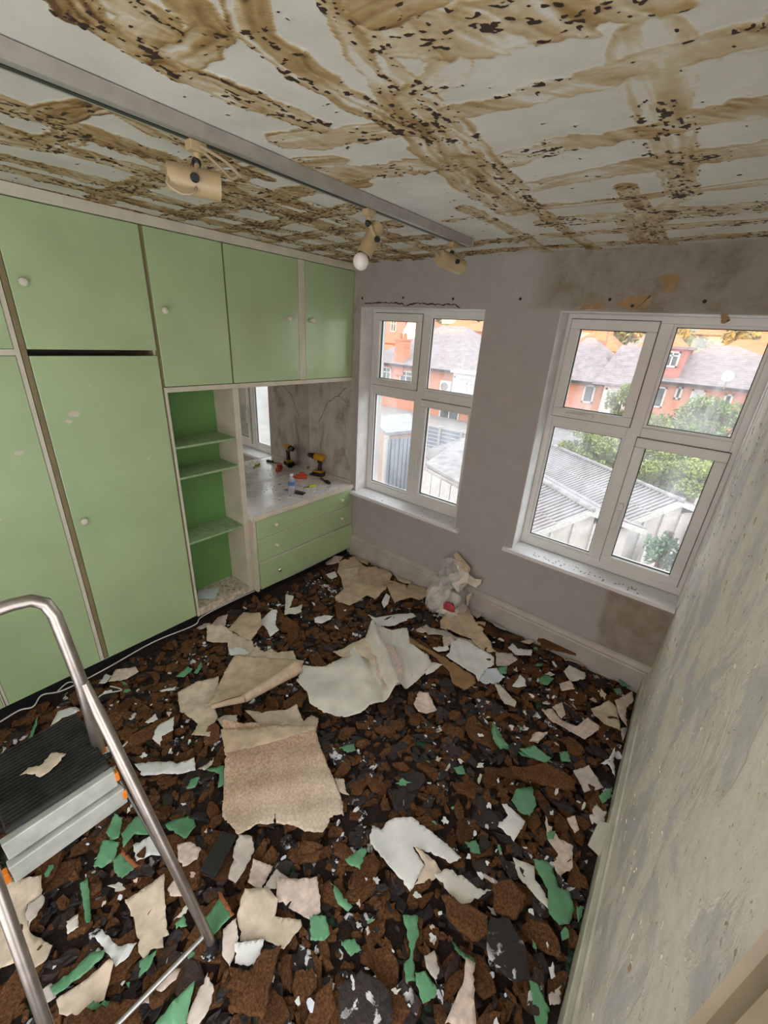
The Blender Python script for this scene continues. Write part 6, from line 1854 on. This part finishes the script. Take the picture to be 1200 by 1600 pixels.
a1 = at(925, 798, 2, -0.80); a2 = at(1066, 784, 2, -0.80)
sp = (a2-a1)
garage('nearest corrugated garage, gable at the lower left pane', a1, U, Vv, 5.5, 2.45, 0.42, 2.0)
garage('second corrugated garage, gable in the lower right pane', a2, U, Vv, 6.5, 2.45, 0.42, 2.0)
garage('third corrugated garage, roof at the upper edge of the lower left pane', a2 + sp*0.9 + Vector((*U, 0))*2.2, U, Vv, 6.0, 2.45, 0.42, 2.0)
# low slatted bin store in front of the garages
def slat_fence(label, a, b, z0, z1, n, mat, name='slatted_screen', cat='fence', th=0.03, posts=2, group=None):
    A = Vector((a[0], a[1], 0)); B = Vector((b[0], b[1], 0)); d = (B-A).normalized(); nrm = Vector((-d.y, d.x, 0))
    r = empty(name, (A.x, A.y, z0)); tag(r, label, cat, group)
    L = (B-A).length
    def bar(l0, l1, za, zb, off, t, nm, mt):
        P = [d*l0 + nrm*off + Vector((0, 0, za)), d*l1 + nrm*off + Vector((0, 0, za)), d*l1 + nrm*off + Vector((0, 0, zb)), d*l0 + nrm*off + Vector((0, 0, zb))]; Q = [p + nrm*t for p in P]
        m = MB(); m.add(P+Q, [(0, 1, 2, 3), (7, 6, 5, 4), (0, 4, 5, 1), (1, 5, 6, 2), (2, 6, 7, 3), (3, 7, 4, 0)]); m.build(nm, MAT[mt], r)
    h_ = (z1-z0)/n
    for k in range(n): bar(0, L, k*h_ + h_*0.08, (k+1)*h_ - h_*0.12, 0, th, 'slat', mat)
    for k in range(posts):
        l = L*k/(posts-1) if posts > 1 else 0
        bar(max(l-0.06, 0) if k else 0, l+0.06, 0, z1-z0+0.06, -0.03, th+0.06, 'post', 'concpost')
p = at(985, 815, 2, -1.0); q = at(960, 870, 1, 2.9)
b0 = a1 + Vector((*Vv, 0))*1.32 - Vector((*U, 0))*0.12; b1 = a1 + Vector((*Vv, 0))*2.05 - Vector((*U, 0))*0.12
slat_fence('white slatted shutter door between the garages', (b0.x, b0.y), (b1.x, b1.y), GZ, -1.55, 16, 'conc', 'shutter_door', 'door')
b0 = a2 + Vector((*Vv, 0))*0.45 - Vector((*U, 0))*0.10; b1 = a2 + Vector((*Vv, 0))*1.15 - Vector((*U, 0))*0.10
slat_fence('pale slatted shutter door on the second garage', (b0.x, b0.y), (b1.x, b1.y), GZ, -1.35, 16, 'conc', 'shutter_door', 'door')
# left window, lower panes: shed with flat roof, blue fence, mono pitch garage
def quad_prism(m, P, dz):
    Q = [Vector(p) + Vector((0, 0, dz)) for p in P]; n = len(P)
    m.add([tuple(p) for p in P] + [tuple(q) for q in Q], [tuple(range(n)), tuple(reversed(range(n, 2*n)))] + [(k, (k+1) % n, n+(k+1) % n, n+k) for k in range(n)])
    return m
zs = -1.15
S = [at(604, 681, 2, zs), at(655, 676, 2, zs), at(640, 650, 2, zs), at(575, 655, 2, zs)]
o = S[0].copy(); o.z = GZ; r = empty('flat_roof_shed', o); tag(r, 'flat roofed shed with brown side cladding in the lower left pane', 'shed')
quad_prism(MB(), [p-o for p in S], 0.10).build('roof', MAT['felt'], r)
c0 = (S[0]+S[1]+S[2]+S[3])/4
W = [c0 + (p-c0)*0.96 for p in S]
m = MB(); quad_prism(m, [Vector((p.x, p.y, GZ))-o for p in W], zs-GZ); m.build('wall', MAT['browncladding'], r)
e = S[0]-o; e.z = 0; MB().box(e.x-0.06, e.x+0.06, e.y-0.06, e.y+0.06, 0, zs-GZ).build('corner_post', MAT['concpost'], r)
d = (S[1]-S[0]); d.z = 0; d.normalize(); nrm = Vector((d.y, -d.x, 0)); Ls = (S[1]-S[0]).length
for k in range(8):
    P = [d*(Ls*k/8+0.02) + nrm*0.01, d*(Ls*(k+1)/8-0.02) + nrm*0.01, d*(Ls*(k+1)/8-0.02) + nrm*0.05, d*(Ls*k/8+0.02) + nrm*0.05]
    quad_prism(MB(), P, zs-GZ-0.12).build('cladding_board', MAT['blueslat'], r)
a = at(655, 676, 1, 13); b = at(760, 668, 1, 13)
slat_fence('blue grey panel fence in the lower right pane of the left window', (a.x, 13), (b.x, 13.0), a.z-1.6, (a.z+b.z)/2, 12, 'blueslat', 'panel_fence', posts=4)
zs = -0.95
S = [at(664, 727, 2, zs), at(724, 762, 2, zs-0.05), at(760, 700, 2, zs), at(724, 694, 2, zs+0.05)]
o = S[0].copy(); o.z = GZ; r = empty('lean_to_garage', o); tag(r, 'garage with grey sloping roof in the lower right pane of the left window', 'garage')
m = MB(); quad_prism(m, [S[0]-o + Vector((0,0,-0.0)), S[1]-o, S[2]-o + Vector((0,0,0.15)), S[3]-o + Vector((0,0,0.15))], 0.06); m.build('roof', MAT['asbestos'], r)
c0 = (S[0]+S[1]+S[2]+S[3])/4; W = [c0 + (p-c0)*0.97 for p in S]
m = MB(); quad_prism(m, [Vector((p.x, p.y, GZ))-o for p in W], zs-GZ-0.06); m.build('wall', MAT['conc'], r)
d = (S[1]-S[0]); d.z = 0; Ls = d.length; d.normalize(); nrm = Vector((d.y, -d.x, 0))
for k in range(4):
    P = [d*(Ls*k/4+0.015) + nrm*0.005, d*(Ls*(k+1)/4-0.015) + nrm*0.005, d*(Ls*(k+1)/4-0.015) + nrm*0.04, d*(Ls*k/4+0.015) + nrm*0.04]
    quad_prism(MB(), [p + Vector((0, 0, 1.45)) for p in P], zs-GZ-0.12-1.45).build('fascia_panel', MAT['concpost'], r)
for k in range(14):
    P = [d*(Ls*0.25) + nrm*0.005, d*(Ls*0.98) + nrm*0.005, d*(Ls*0.98) + nrm*0.03, d*(Ls*0.25) + nrm*0.03]
    quad_prism(MB(), [p + Vector((0, 0, 0.02+k*0.10)) for p in P], 0.085).build('door_slat', MAT['conc'], r)
P = [d*0.02 + nrm*0.005, d*(Ls*0.22) + nrm*0.005, d*(Ls*0.22) + nrm*0.02, d*0.02 + nrm*0.02]
quad_prism(MB(), P, 1.42).build('side_door', MAT['blueslat'], r)
# unseen terrace added behind the room to keep low sun off the near gardens
m = MB(); m.box(-95, 70, -34, -25, GZ, 3.0)
m.add([(-95, -34, 3.0), (70, -34, 3.0), (70, -25, 3.0), (-95, -25, 3.0), (-95, -29.5, 6.9), (70, -29.5, 6.9)], [(0, 1, 5, 4), (2, 3, 4, 5), (1, 2, 5), (3, 0, 4)])
struct(m.build('wall_sun_blocker', MAT['brick']))
